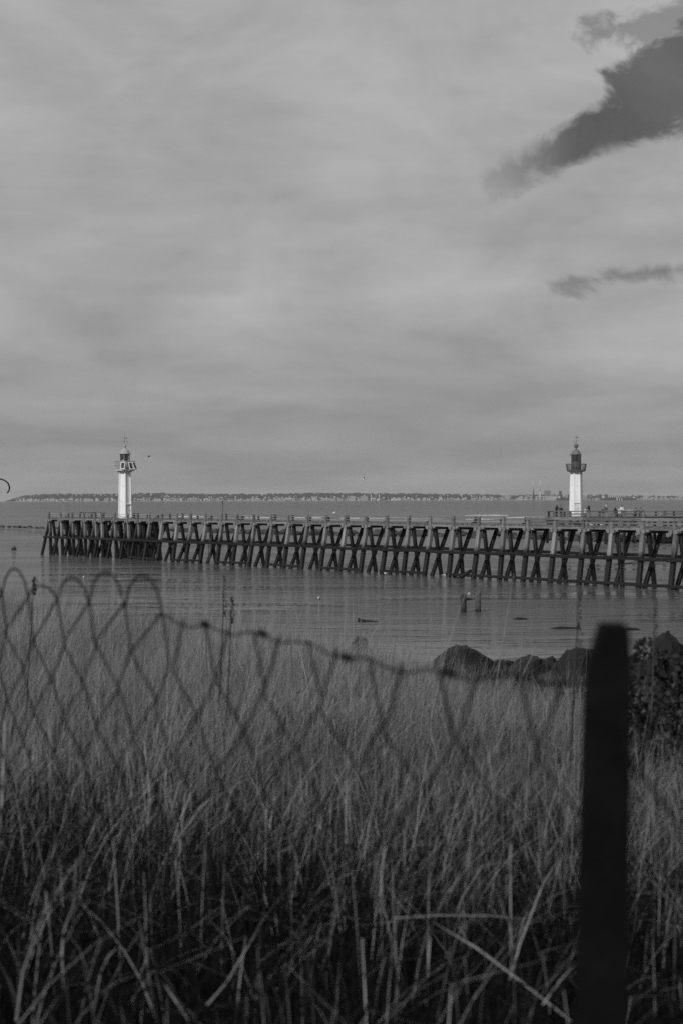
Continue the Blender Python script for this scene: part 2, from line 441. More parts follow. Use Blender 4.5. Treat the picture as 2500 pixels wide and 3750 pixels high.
bwk = empty('breakwater', BW[5], 'long low breakwater of dark piled boulders behind the timber pier', 'breakwater')
brk = [rock_mesh('boulder', 50 + i, M_ROCKD, 1) for i in range(8)]
NB = 295
for k in range(NB):
    f = (k + random.random()) / NB; f = 1 - (1 - f) ** 1.25 if False else f
    i = f * (len(BW) - 1) * 0.999; p = BW[int(i)].lerp(BW[int(i) + 1], i - int(i))
    tall = 0.75 if p.z < 0.3 else 1.0
    lay = random.random()
    q = p - BWN * (0.2 + 4.0 * lay * tall)
    s = random.uniform(1.3, 2.9) * tall
    z = max(p.z, 0) + 0.1 + 0.85 * lay * tall * (0.5 + 0.8 * p.z / 2.2)
    M = Matrix.Translation(q + Vector((0, 0, z - p.z)) - BW[5]) @ Matrix.Rotation(random.uniform(0, 6.3), 4, 'Z') @ Matrix.Rotation(random.uniform(-.4, .4), 4, 'X') @ Matrix.Diagonal((s * random.uniform(1, 1.7), s, s * random.uniform(.7, 1.0), 1))
    link('boulder', random.choice(brk), bwk, M)

# ------------------------------------------------------------------ timber pier
PA, PB = onz(150, 2031), onz(2480, 2163)
PU = (PB - PA); PU.z = 0; PLEN = PU.length; PU.normalize(); PV = Vector((-PU.y, PU.x, 0))
if PV.y < 0: PV = -PV                                      # away from the camera
DZ = EYE - 2.93                                            # deck level
PW = 3.3                                                   # deck width
BAT = 1.15
F0 = PA + PV * BAT                                         # deck front edge above the battered foot
def pier(u, v, z): return Vector((F0.x, F0.y, 0)) + PU * u + PV * v + Vector((0, 0, z))
def u_of(px):
    """position along the pier front of the bent whose post stands at pixel px"""
    a = (px - 1250) / FPX
    return (a * F0.y - F0.x) / (PU.x - a * PU.y)
BENTS = [u_of(x) for x in (183, 225, 268, 311, 352, 375, 422, 470, 508, 551, 597, 651, 702, 755, 815, 872, 933, 997, 1060, 1127, 1196, 1267, 1341, 1419, 1496, 1577, 1661, 1754, 1845, 1935, 2034, 2138, 2242, 2354, 2472, 2598, 2730)]

def timber_unit(name, seed, mat):
    """unit timber along z, slightly uneven"""
    r = random.Random(seed); bm = bmesh.new(); bmesh.ops.create_cube(bm, size=1.0)
    bmesh.ops.bevel(bm, geom=[e for e in bm.edges if abs(e.verts[0].co.z - e.verts[1].co.z) > .5], offset=0.10, segments=1, affect='EDGES')
    for v in bm.verts: v.co.x += r.uniform(-.05, .05); v.co.y += r.uniform(-.05, .05)
    me = bpy.data.meshes.new(name); bm.to_mesh(me); bm.free(); me.materials.append(mat); return me
UNITS = {m.name: [timber_unit('timber', i * 7 + 1, m) for i in range(4)] for m in (M_TIMBER, M_INNER, M_WALE, M_DECK, M_RAIL, M_STUMP, M_STUMPL)}
def beam(name, p0, p1, w, h, mat, parent, base, side=None):
    p0 = Vector(p0); p1 = Vector(p1); a = p1 - p0; L = a.length; a.normalize()
    side = Vector(side) if side is not None else PU
    x = (side - a * side.dot(a))
    if x.length < 0.05: x = Vector((0, 0, 1)) - a * a.z
    x.normalize(); y = a.cross(x)
    M = Matrix((x, y, a)).transposed().to_4x4(); M.translation = (p0 + p1) / 2 - base
    return link(name, random.choice(UNITS[mat.name]), parent, M @ Matrix.Diagonal((w, h, L, 1)))

PBASE = pier(0, PW / 2, 0)
P1 = empty('timber_pier', PBASE, 'long weathered timber pier on raking piles, stretching out to the white-topped lighthouse', 'pier')
def J(s): return random.uniform(-s, s)
for i, u in enumerate(BENTS):
    left = i < 9
    zt = DZ - 0.28
    top = pier(u, 0, zt)
    if left:
        beam('pile', pier(u + J(.1), 0.05, zt), pier(u + .15 + J(.2), 0.15 + J(.1), -1), .40, .42, M_TIMBER, P1, PBASE)
        beam('raking_pile', pier(u - .35, 0.15, zt), pier(u - .5 + J(.2), -BAT - .2, -1), .36, .4, M_WALE, P1, PBASE)
    else:
        beam('pile', top + PU * J(.08), pier(u + J(.15), -BAT + J(.12), -1), .46, .46, M_TIMBER, P1, PBASE)
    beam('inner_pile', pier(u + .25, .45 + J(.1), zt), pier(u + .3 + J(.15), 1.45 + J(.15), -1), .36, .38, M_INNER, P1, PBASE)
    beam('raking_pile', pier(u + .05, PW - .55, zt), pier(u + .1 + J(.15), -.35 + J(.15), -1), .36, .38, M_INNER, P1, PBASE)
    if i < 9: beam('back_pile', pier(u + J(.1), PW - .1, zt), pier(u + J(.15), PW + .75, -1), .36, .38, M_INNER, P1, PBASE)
    # pile cap across the deck, its end showing beside the post
    beam('cap_beam', pier(u - .27, -.42, DZ - .28), pier(u - .27, PW + .4, DZ - .28), .30, .36, M_TIMBER, P1, PBASE)
    beam('cap_beam', pier(u + .29, -.38, DZ - .28), pier(u + .29, PW + .4, DZ - .28), .30, .36, M_TIMBER, P1, PBASE)
    # corbel under the edge beam
    beam('corbel', pier(u - .75, -.06, DZ - .42 + .19), pier(u + .75, -.06, DZ - .42 + .19), .22, .2, M_TIMBER, P1, PBASE, side=PV)
    # rail posts
    hp = 1.0 + J(.05)
    beam('rail_post', pier(u, -.12, DZ - .35), pier(u + J(.04), -.10, DZ + hp), .36, .32, M_RAIL, P1, PBASE)
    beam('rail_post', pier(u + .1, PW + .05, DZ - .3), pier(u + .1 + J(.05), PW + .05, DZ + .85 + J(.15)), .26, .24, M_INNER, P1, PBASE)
    if i % 2 == 0: beam('strut', pier(u + .1, PW - .75, DZ + .1), pier(u + .1, PW, DZ + .55), .14, .14, M_INNER, P1, PBASE)
    # mid wale pieces
    if i + 1 < len(BENTS):
        u2 = BENTS[i + 1]
        vf = -BAT * .48
        beam('wale', pier(u - .35, vf - .32, 2.85 + J(.05)), pier(u2 + .35, vf - .32, 2.85 + J(.05)), .30, .34, M_WALE, P1, PBASE, side=PV)
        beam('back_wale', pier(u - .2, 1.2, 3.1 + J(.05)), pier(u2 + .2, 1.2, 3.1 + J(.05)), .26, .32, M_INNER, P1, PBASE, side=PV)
        if i > 6 and i % 3 != 1 or i > 27:
            beam('low_wale', pier(u - .2, -BAT * .92, .35 + J(.06)), pier(u2 + .2, -BAT * .92, .35 + J(.06)), .26, .3, M_WALE, P1, PBASE, side=PV)
        # edge beams and rails between posts
        beam('edge_beam', pier(u, -.02, DZ - .02), pier(u2, -.02, DZ - .02), .22, .30, M_DECK, P1, PBASE, side=PV)
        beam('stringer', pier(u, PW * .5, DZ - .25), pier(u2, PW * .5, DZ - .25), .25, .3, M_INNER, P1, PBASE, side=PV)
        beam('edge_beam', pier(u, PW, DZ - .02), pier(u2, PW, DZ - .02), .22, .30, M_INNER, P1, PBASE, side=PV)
        if i >= 29:
            beam('hand_rail', pier(u, -.30, DZ + .88), pier(u2, -.30, DZ + .88), .14, .30, M_RAIL, P1, PBASE, side=PV)
            beam('mid_rail', pier(u, -.10, DZ + .50), pier(u2, -.10, DZ + .50), .12, .20, M_RAIL, P1, PBASE, side=PV)
            beam('hand_rail', pier(u, PW + .05, DZ + .88), pier(u2, PW + .05, DZ + .88), .14, .22, M_RAIL, P1, PBASE, side=PV)
        else:
            MB().tube([pier(u, -.1, DZ + .82) - PBASE, pier((u + u2) / 2, -.1, DZ + .80) - PBASE, pier(u2, -.1, DZ + .82) - PBASE], .035, 6).obj('rail_tube', M_GALV, P1)
            MB().tube([pier(u, -.1, DZ + .48) - PBASE, pier(u2, -.1, DZ + .48) - PBASE], .028, 6).obj('rail_tube', M_GALV, P1)
            if i % 4 != 2: beam('back_rail', pier(u, PW + .05, DZ + .75), pier(u2, PW + .05, DZ + .75), .10, .14, M_INNER, P1, PBASE, side=PV)
# cross planks of the deck, too fine to pick apart
mb = MB(); u = BENTS[0] - .4
while u < BENTS[-1]:
    w = random.uniform(.19, .23); dz = random.uniform(-.015, .015); e0 = random.uniform(-.06, .05)
    mb.box(u, u + w - .035, -.19 + e0, PW + .18, DZ + .135 + dz, DZ + .21 + dz); u += w
Mp = Matrix((PU, PV, Vector((0, 0, 1)))).transposed().to_4x4(); Mp.translation = Vector((F0.x, F0.y, 0)) - PBASE
dk = mb.obj('deck_planking', M_DECK, P1, Mp); dk['kind'] = 'stuff'
# ladders on the front
def ladder(parent, base, p0, p1, side, w=.45, step=.3):
    p0 = Vector(p0); p1 = Vector(p1); side = Vector(side); L = (p1 - p0).length
    g = MB()
    for s in (-1, 1): g.bar(p0 + side * s * w / 2 - base, p1 + side * s * w / 2 - base, .09)
    lo = g.obj('ladder', M_DARKST, parent)
    for k in range(1, int(L / step)):
        c = p0.lerp(p1, k * step / L) - base
        MB().bar(c - side * w / 2, c + side * w / 2, .06).obj('rung', M_DARKST, lo)
uL = u_of(762); ladder(P1, PBASE, pier(uL, .5, DZ - .9), pier(uL + .5, -.2, 0.2), PU)
uL = u_of(2283); ladder(P1, PBASE, pier(uL - .6, .3, DZ - .3), pier(uL + .2, -.5, -.3), PU)
# broken brace lying in the water
uB = u_of(1700)
beam('broken_brace', pier(uB, -1.2, -.1), pier(uB + 2.0, -1.1, .9), .3, .3, M_WALE, P1, PBASE)

# platform carrying the left lighthouse
LH1 = at(459, 1899, 213.5); LH1.z = DZ + .18
uc = (LH1 - F0).dot(PU); vc_ = (LH1 - F0).dot(PV)
PF = empty('lighthouse_platform', pier(uc, vc_, 0), 'dark timber platform with crossed braces under the pale-domed lighthouse', 'platform')
pb = PF.location.copy()
for k in range(6):
    uu = uc - 3.4 + 1.36 * k
    beam('pile', pier(uu, PW + 1.1, DZ - .2), pier(uu + J(.3), PW + .9, -1), .42, .42, M_INNER, PF, pb)
    beam('pile', pier(uu, vc_ + 2.2, DZ - .2), pier(uu + J(.3), vc_ + 2.6, -1), .42, .42, M_INNER, PF, pb)
for k in range(5):
    uu = uc - 3.4 + 1.36 * k
    beam('cross_brace', pier(uu, PW + .75, DZ - .6), pier(uu + 1.4, PW + .75, 2.4), .28, .28, M_INNER, PF, pb)
    beam('cross_brace', pier(uu + 1.4, PW + .4, DZ - .6), pier(uu, PW + .4, 2.4), .28, .28, M_INNER, PF, pb)
for k in range(20):
    beam('plank', pier(uc - 3.8 + .38 * k, PW + .3, DZ + .08), pier(uc - 3.8 + .38 * k, vc_ + 2.6, DZ + .08), .34, .14, M_DECK, PF, pb)
for k in range(7):
    beam('wall_board', pier(uc - 3.6, PW + .62, DZ - .35 - .36 * k), pier(uc + 3.2, PW + .62, DZ - .35 - .36 * k), .07, .33, M_INNER, PF, pb, side=PV)

# ------------------------------------------------------------------ lighthouses
def hexagon(Rb, rot): return [(Rb * math.cos(rot + k * math.pi / 3), Rb * math.sin(rot + k * math.pi / 3)) for k in range(6)]
def lighthouse(name, loc, rot, label, upper, dome, flare, lantern_rot, solar, tower_h=7.15):
    T = empty(name, loc, label, 'lighthouse')
    R0, R1, H = 1.02, 0.86, tower_h
    MB().lathe([(R0 + .10, 0), (R0 + .10, .18), (R0 + .02, .42)], 6, rot).obj('plinth', M_WHITE2, T)
    a = hexagon(R0, rot); c = hexagon(R1, rot)
    for k in range(6):                                   # six faces, each in three plates with a seam between
        k2 = (k + 1) % 6; cuts = [.40, 2.55, 4.85, H]
        for j in range(3):
            z0, z1 = cuts[j] + .008, cuts[j + 1] - .008
            f0, f1 = z0 / H, z1 / H
            def q(p, f): return Vector((a[p][0] * (1 - f) + c[p][0] * f, a[p][1] * (1 - f) + c[p][1] * f, f * H))
            v = [q(k, f0), q(k2, f0), q(k2, f1), q(k, f1)]
            n = (v[1] - v[0]).cross(v[3] - v[0]).normalized()
            MB().add([p for p in v] + [p - n * .05 for p in v], [(0, 1, 2, 3), (7, 6, 5, 4), (0, 4, 5, 1), (1, 5, 6, 2), (2, 6, 7, 3), (3, 7, 4, 0)]).obj('plate', M_WHITE, T)
        MB().bar((a[k][0] * 1.0, a[k][1] * 1.0, .3), (c[k][0] * 1.0, c[k][1] * 1.0, H), .17, .17, upv=(a[k][0], a[k][1], 0)).obj('corner_rib', M_WHITE, T)
        for z in (2.3, 4.9):
            f = z / H; p = Vector((a[k][0] * (1 - f) + c[k][0] * f, a[k][1] * (1 - f) + c[k][1] * f, z)); p.x *= 1.10; p.y *= 1.10
    MB().lathe([(R0 - .09, .3), (R1 - .09, H)], 6, rot).obj('tower_core', M_SEAM, T)
    # door in the face turned to the camera's right
    fa = rot + math.pi / 6 + math.pi / 3 * round((R(-62) - rot - math.pi / 6) / (math.pi / 3))
    fn = Vector((math.cos(fa), math.sin(fa), 0)); fs = Vector((-fn.y, fn.x, 0)); ap = R0 * math.cos(math.pi / 6)
    D = MB().bar(fn * (ap - .0) + Vector((0, 0, .4)), fn * (ap - .06) + Vector((0, 0, 2.0)), .72, .05, upv=fn).obj('door', M_WHITE2, T)
    MB().bar(fn * (ap + .05) + fs * .22 + Vector((0, 0, 1.2)), fn * (ap + .05) + fs * .22 + Vector((0, 0, 1.34)), .05, .06, upv=fn).obj('handle', M_DARKST, D)
    MB().bar(fn * (ap - .02) - fs * .5 + Vector((0, 0, 2.12)), fn * (ap - .02) + fs * .5 + Vector((0, 0, 2.12)), .22, .09, upv=(0, 0, 1)).obj('lintel', M_WHITE2, T)
    # flared bracket under the gallery
    MB().lathe([(R1 - .02, H - .42), (R1 + .03, H - .25), (R1 + .22, H - .1), (R1 + .42, H - .02)], 24).obj('gallery_bracket', M_WHITE2 if solar else M_WHITE2, T, smooth=True)
    MB().lathe([(1.42, H), (1.50, H + .02), (1.50, H + .12), (1.42, H + .14)], 24).obj('gallery_floor', upper if not solar else M_WHITE2, T)
    # railing
    rt = 1.42 + flare; hr = 1.35 if solar else 1.05; n = 36
    for k in range(n):
        an = 2 * math.pi * k / n; ca, sa = math.cos(an), math.sin(an)
        MB().bar((1.42 * ca, 1.42 * sa, H + .12), (rt * ca, rt * sa, H + .12 + hr), .035 if solar else .075).obj('baluster', M_GALV if solar else upper, T)
    for z, f in ((hr, 1.0), (hr * .5, .5)) if solar else ((hr, 1.0), (.12, .12)):
        rr = 1.42 + flare * f
        MB().tube([(rr * math.cos(2 * math.pi * k / 32), rr * math.sin(2 * math.pi * k / 32), H + .12 + z) for k in range(33)], .03, 6, False).obj('gallery_rail', M_GALV if solar else upper, T)
    # drum and lantern
    RD = .78; zb = H + .13; zw = zb + (1.30 if solar else 1.42); zt = zw + 1.12
    MB().lathe([(RD, zb), (RD, zw - .04), (RD + .05, zw - .02), (RD + .05, zw + .04), (.2, zw + .04)], 24).obj('drum', upper, T, smooth=False)
    MB().lathe([(RD - .06, zw + .04), (RD - .06, zt)], 12, lantern_rot).obj('lantern_glass', M_GLASS, T)
    nb = 6 if solar else 8
    for k in range(nb):
        an = lantern_rot + 2 * math.pi * k / nb; ca, sa = math.cos(an) * (RD - .02), math.sin(an) * (RD - .02)
        MB().bar((ca, sa, zw + .03), (ca, sa, zt), .07).obj('glazing_bar', upper, T)
    lp = MB().lathe([(.12, zw + .04), (.2, zw + .2), (.26, zw + .5), (.2, zw + .8), (.1, zw + .95)], 16).obj('lamp_lens', M_GALV, T, smooth=True)
    rim = .92 if solar else .86
    rf = MB().lathe([(RD - .05, zt), (rim, zt - .04), (rim, zt + .05), (.74, zt + .16), (.70, zt + .30), (.58, zt + .52), (.38, zt + .72), (.2, zt + .84), (.14, zt + .9)], 24).obj('dome', dome, T, smooth=True)
    zc = zt + .9
    if solar:
        MB().lathe([(.14, zc), (.19, zc + .04), (.13, zc + .1), (.2, zc + .17), (.23, zc + .3), (.2, zc + .43), (.1, zc + .5)], 20).obj('finial', dome, rf, smooth=True); zv = zc + .5
    else:
        MB().lathe([(.13, zc), (.10, zc + .12), (.13, zc + .2)] + [(.37 * math.sin(x), zc + .50 - .37 * math.cos(x)) for x in np.linspace(.4, 3.1, 10)], 24).obj('finial', dome, rf, smooth=True); zv = zc + .85
    V_ = MB().tube([(0, 0, zv), (0, 0, zv + 1.35)], .022, 6).obj('weather_vane', M_DARKST, T)
    MB().tube([(-.36, 0, zv + .42), (.36, 0, zv + .42)], .016, 6).obj('compass_arm', M_DARKST, V_)
    MB().tube([(0, -.36, zv + .42), (0, .36, zv + .42)], .016, 6).obj('compass_arm', M_DARKST, V_)
    MB().tube([(-.3, 0, zv + .95), (.28, 0, zv + .95)], .02, 6).box(.14, .34, -.012, .012, zv + .88, zv + 1.02).obj('vane_arrow', M_DARKST, V_)
    for ch, x, y in (('O', -.42, 0), ('E', .42, 0)):
        cu_ = bpy.data.curves.new('letter', 'FONT'); cu_.body = ch; cu_.size = .24; cu_.extrude = .012; cu_.align_x = 'CENTER'; cu_.align_y = 'CENTER'
        o = bpy.data.objects.new('tmp', cu_); COL.objects.link(o); bpy.context.view_layer.update()
        me = bpy.data.meshes.new_from_object(o.evaluated_get(bpy.context.evaluated_depsgraph_get())); bpy.data.objects.remove(o)
        me.materials.clear(); me.materials.append(M_DARKST)
        link('compass_letter', me, V_, Matrix.Translation((x, y, zv + .42)) @ Matrix.Rotation(R(90), 4, 'X'))
    if solar:
        for an in (R(-92), R(-52), R(-27)):              # three leaning solar panels on the rail
            rad = Vector((math.cos(an), math.sin(an), 0)); tan = Vector((-rad.y, rad.x, 0))
            p1 = rad * 1.52 + Vector((0, 0, H + 1.28)); p0 = rad * 2.0 + Vector((0, 0, H + .22))
            nrm = (p1 - p0).cross(tan).normalized()
            if nrm.dot(rad) < 0: nrm = -nrm
            fr = MB().bar(p0, p1, .60, .06, upv=nrm).obj('solar_panel', M_WHITE, T)
            e = (p1 - p0) * .09
            MB().bar(p0 + e + nrm * .036, p1 - e + nrm * .036, .44, .03, upv=nrm).obj('solar_cells', M_PANEL, fr)
            MB().bar(p0 - nrm * .03, rad * 1.42 + Vector((0, 0, H + .1)), .05).bar(p1 - nrm * .05, rad * 1.42 + Vector((0, 0, H + 1.2)), .05).obj('bracket', M_DARKST, fr)
        MB().tube([(1.42, -.5, H + 1.0), (1.42, -.5, H + 3.6)], [.035, .018], 6).obj('whip_aerial', M_WHITE2, T)
        MB().lathe([(.06, H + 1.46), (.10, H + 1.52), (.06, H + 1.6)], 10).obj('fog_light', M_WHITE, T, Matrix.Translation((-.02, -1.42, 0)))
    else:
        MB().tube([(-.86, -.1, zt + .02), (-1.05, -.15, zt + .0), (-1.02, -.15, zt - .16)], .04, 6).obj('lamp_bracket', M_DARKST, T)
    return T
lighthouse('lighthouse', LH1, R(-80), 'white hexagonal lighthouse with pale dome and three solar panels on its gallery', M_PALE, M_PALE, 0.12, R(-90), True)

# ------------------------------------------------------------------ second pier on the right
Y2 = 222.0
D2 = at(2100, 1893.5, Y2).z
C2 = at(2025, 1893, Y2)
def p2(x, dy, z): return Vector((at(x, 1893, Y2).x, Y2 + dy, z))
b2 = Vector((p2(2300, 3, 0).x, Y2 + 3, 2.0))
P2 = empty('promenade_pier', b2, 'second timber pier with heavy rails where people stroll around the dark-topped lighthouse', 'pier')
XU = Vector((1, 0, 0)); YU = Vector((0, 1, 0))
posts2 = [2027, 2086, 2152, 2219, 2286, 2353, 2432, 2500, 2568, 2640]
for i, x in enumerate(posts2):
    beam('rail_post', p2(x, 0, D2 - .4), p2(x, 0, D2 + .88), .40, .3, M_RAIL, P2, b2, side=XU)
    beam('rail_post', p2(x + 6, 7.4, D2 - .4), p2(x + 6, 7.4, D2 + .8), .3, .3, M_INNER, P2, b2, side=XU)
    beam('pile', p2(x, .1, D2 - .5), p2(x - 3, -.1, 1.6), .42, .42, M_INNER, P2, b2, side=XU)
    beam('pile', p2(x, 7, D2 - .5), p2(x, 7.2, 1.6), .42, .42, M_INNER, P2, b2, side=XU)
    beam('raking_pile', p2(x + 22, .3, D2 - .6), p2(x + 38, -.2, 1.7), .36, .36, M_TIMBER if i % 2 else M_INNER, P2, b2, side=XU)
    beam('cap_beam', p2(x, -.3, D2 - .6), p2(x, 7.6, D2 - .6), .4, .4, M_INNER, P2, b2, side=XU)
    if i + 1 < len(posts2):
        x2 = posts2[i + 1]
        beam('hand_rail', p2(x, -.05, D2 + .90), p2(x2, -.05, D2 + .90), .34, .14, M_RAIL, P2, b2, side=YU)
        beam('mid_rail', p2(x, -.02, D2 + .48), p2(x2, -.02, D2 + .48), .10, .16, M_RAIL, P2, b2, side=YU)
        beam('hand_rail', p2(x, 7.4, D2 + .82), p2(x2, 7.4, D2 + .82), .2, .14, M_INNER, P2, b2, side=YU)
        beam('edge_beam', p2(x, -.05, D2 - .12), p2(x2, -.05, D2 - .12), .2, .22, M_INNER, P2, b2, side=YU)
        beam('edge_beam', p2(x, -.1, D2 - .55), p2(x2, -.1, D2 - .55), .2, .42, M_RAIL, P2, b2, side=YU)
mb = MB(); x = p2(2022, 0, 0).x
while x < p2(2640, 0, 0).x:
    w = random.uniform(.2, .24); mb.box(x - b2.x, x - b2.x + w - .03, -3.2, 4.7, D2 - 2.0 - .02 + random.uniform(-.01, .01), D2 - 2.0 + .05); x += w
dk = mb.obj('deck_planking', M_DECK, P2); dk['kind'] = 'stuff'
LH2 = Vector((at(2108, 1888, Y2 + 4.2).x, Y2 + 4.2, D2 + .06))
lighthouse('lighthouse', LH2, R(-120), 'white hexagonal lighthouse with dark lantern, dark flared gallery and round ball finial', M_RED, M_DOME, 0.20, R(-90 + 22.5), False)

# ------------------------------------------------------------------ people on the second pier
def skin_mesh(pts, edges, rad, mat, sub=1):
    me = bpy.data.meshes.new('figure'); me.from_pydata(pts, edges, []); me.update()
    o = bpy.data.objects.new('tmp', me); COL.objects.link(o)
    o.modifiers.new('skin', 'SKIN'); o.modifiers['skin'].use_smooth_shade = True
    for i, r in enumerate(rad):
        d_ = me.skin_vertices[0].data[i]; d_.radius = (r, r) if not isinstance(r, tuple) else r; d_.use_root = i == 0
    ss_ = o.modifiers.new('sub', 'SUBSURF'); ss_.levels = sub; ss_.render_levels = sub
    bpy.context.view_layer.update()
    out = bpy.data.meshes.new_from_object(o.evaluated_get(bpy.context.evaluated_depsgraph_get()))
    bpy.data.objects.remove(o); bpy.data.meshes.remove(me)
    out.materials.clear(); out.materials.append(mat); out.polygons.foreach_set('use_smooth', [True] * len(out.polygons))
    return out
def person(loc, rz, label, top, trousers, pose='stand', h=1.7, hat=None, group=None, hood=False, bag=False):
    """body grown from a joint skeleton; x is the figure's right, -y is forward"""
    P = empty('person', loc, label, 'person', group, rz)
    k = h / 1.7
    hip = .92
    if pose == 'sit': hip = .50
    if pose == 'crouch': hip = .45
    lean = {'stand': .02, 'sit': .05, 'lean': .30, 'photo': .12, 'crouch': .25, 'walk': .04}[pose]
    J_ = {'pel': (0, 0, hip), 'bel': (0, -lean * .35, hip + .22), 'che': (0, -lean * .8, hip + .42), 'nec': (0, -lean * 1.0, hip + .56), 'hea': (0, -lean * 1.15 - .02, hip + .68), 'crn': (0, -lean * 1.2 - .02, hip + .76)}
    for s, n in ((1, 'r'), (-1, 'l')):
        J_['hp' + n] = (s * .10, 0, hip - .05)
        if pose in ('sit', 'crouch'):
            J_['kn' + n] = (s * .13, -.42, hip + (.02 if pose == 'sit' else .10)); J_['an' + n] = (s * .12, -.42 if pose == 'sit' else -.15, .09); J_['to' + n] = (s * .13, -.60 if pose == 'sit' else -.35, .05)
        else:
            st = (s * .16 if pose in ('walk', 'lean') else 0)
            J_['kn' + n] = (s * .10, -.04 - st, hip - .45); J_['an' + n] = (s * .11, .02 - st * 1.2, .09); J_['to' + n] = (s * .13, -.17 - st * 1.2, .04)
        c = J_['che']
        J_['sh' + n] = (s * .185, c[1], c[2] + .07)
        if pose == 'photo': J_['el' + n] = (s * .27, c[1] - .18, c[2] - .10); J_['wr' + n] = (s * .09, c[1] - .32, c[2] + .12); J_['ha' + n] = (s * .04, c[1] - .36, c[2] + .17)
        elif pose == 'lean': J_['el' + n] = (s * .26, c[1] - .12, c[2] - .20); J_['wr' + n] = (s * .16, c[1] - .34, c[2] - .24); J_['ha' + n] = (s * .10, c[1] - .40, c[2] - .23)
        elif pose in ('sit', 'crouch'): J_['el' + n] = (s * .25, c[1] - .06, c[2] - .19); J_['wr' + n] = (s * .15, c[1] - .25, c[2] - .30); J_['ha' + n] = (s * .11, c[1] - .31, c[2] - .31)
        else: J_['el' + n] = (s * .25, c[1] + .03, c[2] - .20); J_['wr' + n] = (s * .26, c[1] - .06, c[2] - .43); J_['ha' + n] = (s * .26, c[1] - .10, c[2] - .52)
    rad = {'pel': (.155, .11), 'bel': (.14, .10), 'che': (.165, .11), 'nec': .058, 'hea': (.078, .095), 'crn': (.07, .085), 'hp': .088, 'kn': .062, 'an': .042, 'to': .038, 'sh': .06, 'el': .042, 'wr': .03, 'ha': .036}
    E = [('pel', 'bel'), ('bel', 'che'), ('che', 'nec'), ('nec', 'hea'), ('hea', 'crn')]
    for n in 'rl': E += [('pel', 'hp' + n), ('hp' + n, 'kn' + n), ('kn' + n, 'an' + n), ('an' + n, 'to' + n), ('che', 'sh' + n), ('sh' + n, 'el' + n), ('el' + n, 'wr' + n), ('wr' + n, 'ha' + n)]
    def build(names, edges, grow, mat):
        ix = {n: i for i, n in enumerate(names)}
        rr = []
        for n in names:
            q = rad.get(n, rad.get(n[:2])); rr.append(tuple(a * k + grow for a in q) if isinstance(q, tuple) else q * k + grow)
        return skin_mesh([tuple(c * k for c in J_[n]) for n in names], [(ix[a], ix[b]) for a, b in edges if a in ix and b in ix], rr, mat)
    names = list(J_); link('body', build(names, E, 0, M_SKIN), P)
    link('trousers', build(['pel', 'hpr', 'hpl', 'knr', 'knl', 'anr', 'anl'], E, .022, trousers), P)
    link('jacket', build(['pel', 'bel', 'che', 'shr', 'shl', 'elr', 'ell', 'wrr', 'wrl'], E, .028, top), P)
    hx, hy, hz = (c * k for c in J_['hea'])
    hr = MB().lathe([(.02, -.06), (.100, -.04), (.115, .03), (.10, .09), (.06, .13), (.01, .145)], 12).obj('hat' if hat else 'hair', hat or M_HAIR, P, Matrix.Translation((hx, hy + .022, hz + .045)), smooth=True)
    if hood: MB().lathe([(.20, -.28), (.17, -.15), (.14, 0), (.12, .08), (.03, .15)], 12).obj('hood', top, P, Matrix.Translation((hx, hy + .04, hz + .03)), smooth=True)
    for s in (-1, 1): MB().box(s * .12 * k - .05, s * .12 * k + .05, -.16, .10, .0, .08).obj('shoe', M_BLACKC, P, Matrix.Translation((0, (J_['an' + ('r' if s > 0 else 'l')][1]) * k, 0)))
    if bag: MB().lathe([(.05, 0), (.19, .05), (.20, .3), (.15, .48), (.03, .52)], 10).obj('backpack', top, P, Matrix.Translation((0, .17 * k, (hip + .05) * k)) @ Matrix.Diagonal((1, .6, 1, 1)), smooth=True)
    return P
FZ = D2 + .055
def stand(px, dy): p = at(px, 1893, Y2 + dy); return Vector((p.x, Y2 + dy, FZ))
person(stand(2036, 1.1), R(160), 'stooping person in black with a backpack, leaning on the end of the rail', M_BLACKC, M_BLACKC, 'lean', 1.72, hood=True, bag=True)
person(stand(2053, 1.3), R(190), 'person in dark jacket standing close beside the one with a backpack', M_BLACKC, M_BLACKC, 'stand', 1.68)
person(stand(2085, 6.6), R(90), 'person in pale shirt half hidden by the dark-topped lighthouse', M_WHITEC, M_DARKC, 'stand', 1.75)
person(stand(2141, 2.4), R(20), 'small child in white beside the foot of the lighthouse', M_WHITEC, M_MIDC, 'stand', 1.05, hat=M_WHITEC)
person(stand(2156, 1.4), R(-60), 'person in black bending over a camera held in both hands', M_BLACKC, M_DARKC, 'photo', 1.70, hood=True)
person(stand(2219, 2.6), R(200), 'slim person with light cap beside the two-plate notice board', M_DARKC, M_MIDC, 'photo', 1.72, hat=M_WHITEC)
person(stand(2251, 1.5), R(10), 'person wrapped in a black hooded coat seated on the bench', M_BLACKC, M_BLACKC, 'sit', 1.75, hood=True)
person(stand(2264, 1.9), R(15), 'child in white hat and white top seated next to the black coat', M_WHITEC, M_MIDC, 'sit', 1.45, hat=M_WHITEC)
person(stand(2275, 1.3), R(5), 'person in a white shirt standing at the rail', M_WHITEC, M_MIDC, 'stand', 1.72)
person(stand(2325, 2.0), R(170), 'person in dark grey seated by the rail, wearing a dark cap', M_DARKC, M_DARKC, 'sit', 1.75, hat=M_BLACKC)
person(stand(2345, 2.1), R(185), 'bare-headed person in grey-black top seated with back to the sea rail', M_DARKC, M_BLACKC, 'sit', 1.75)
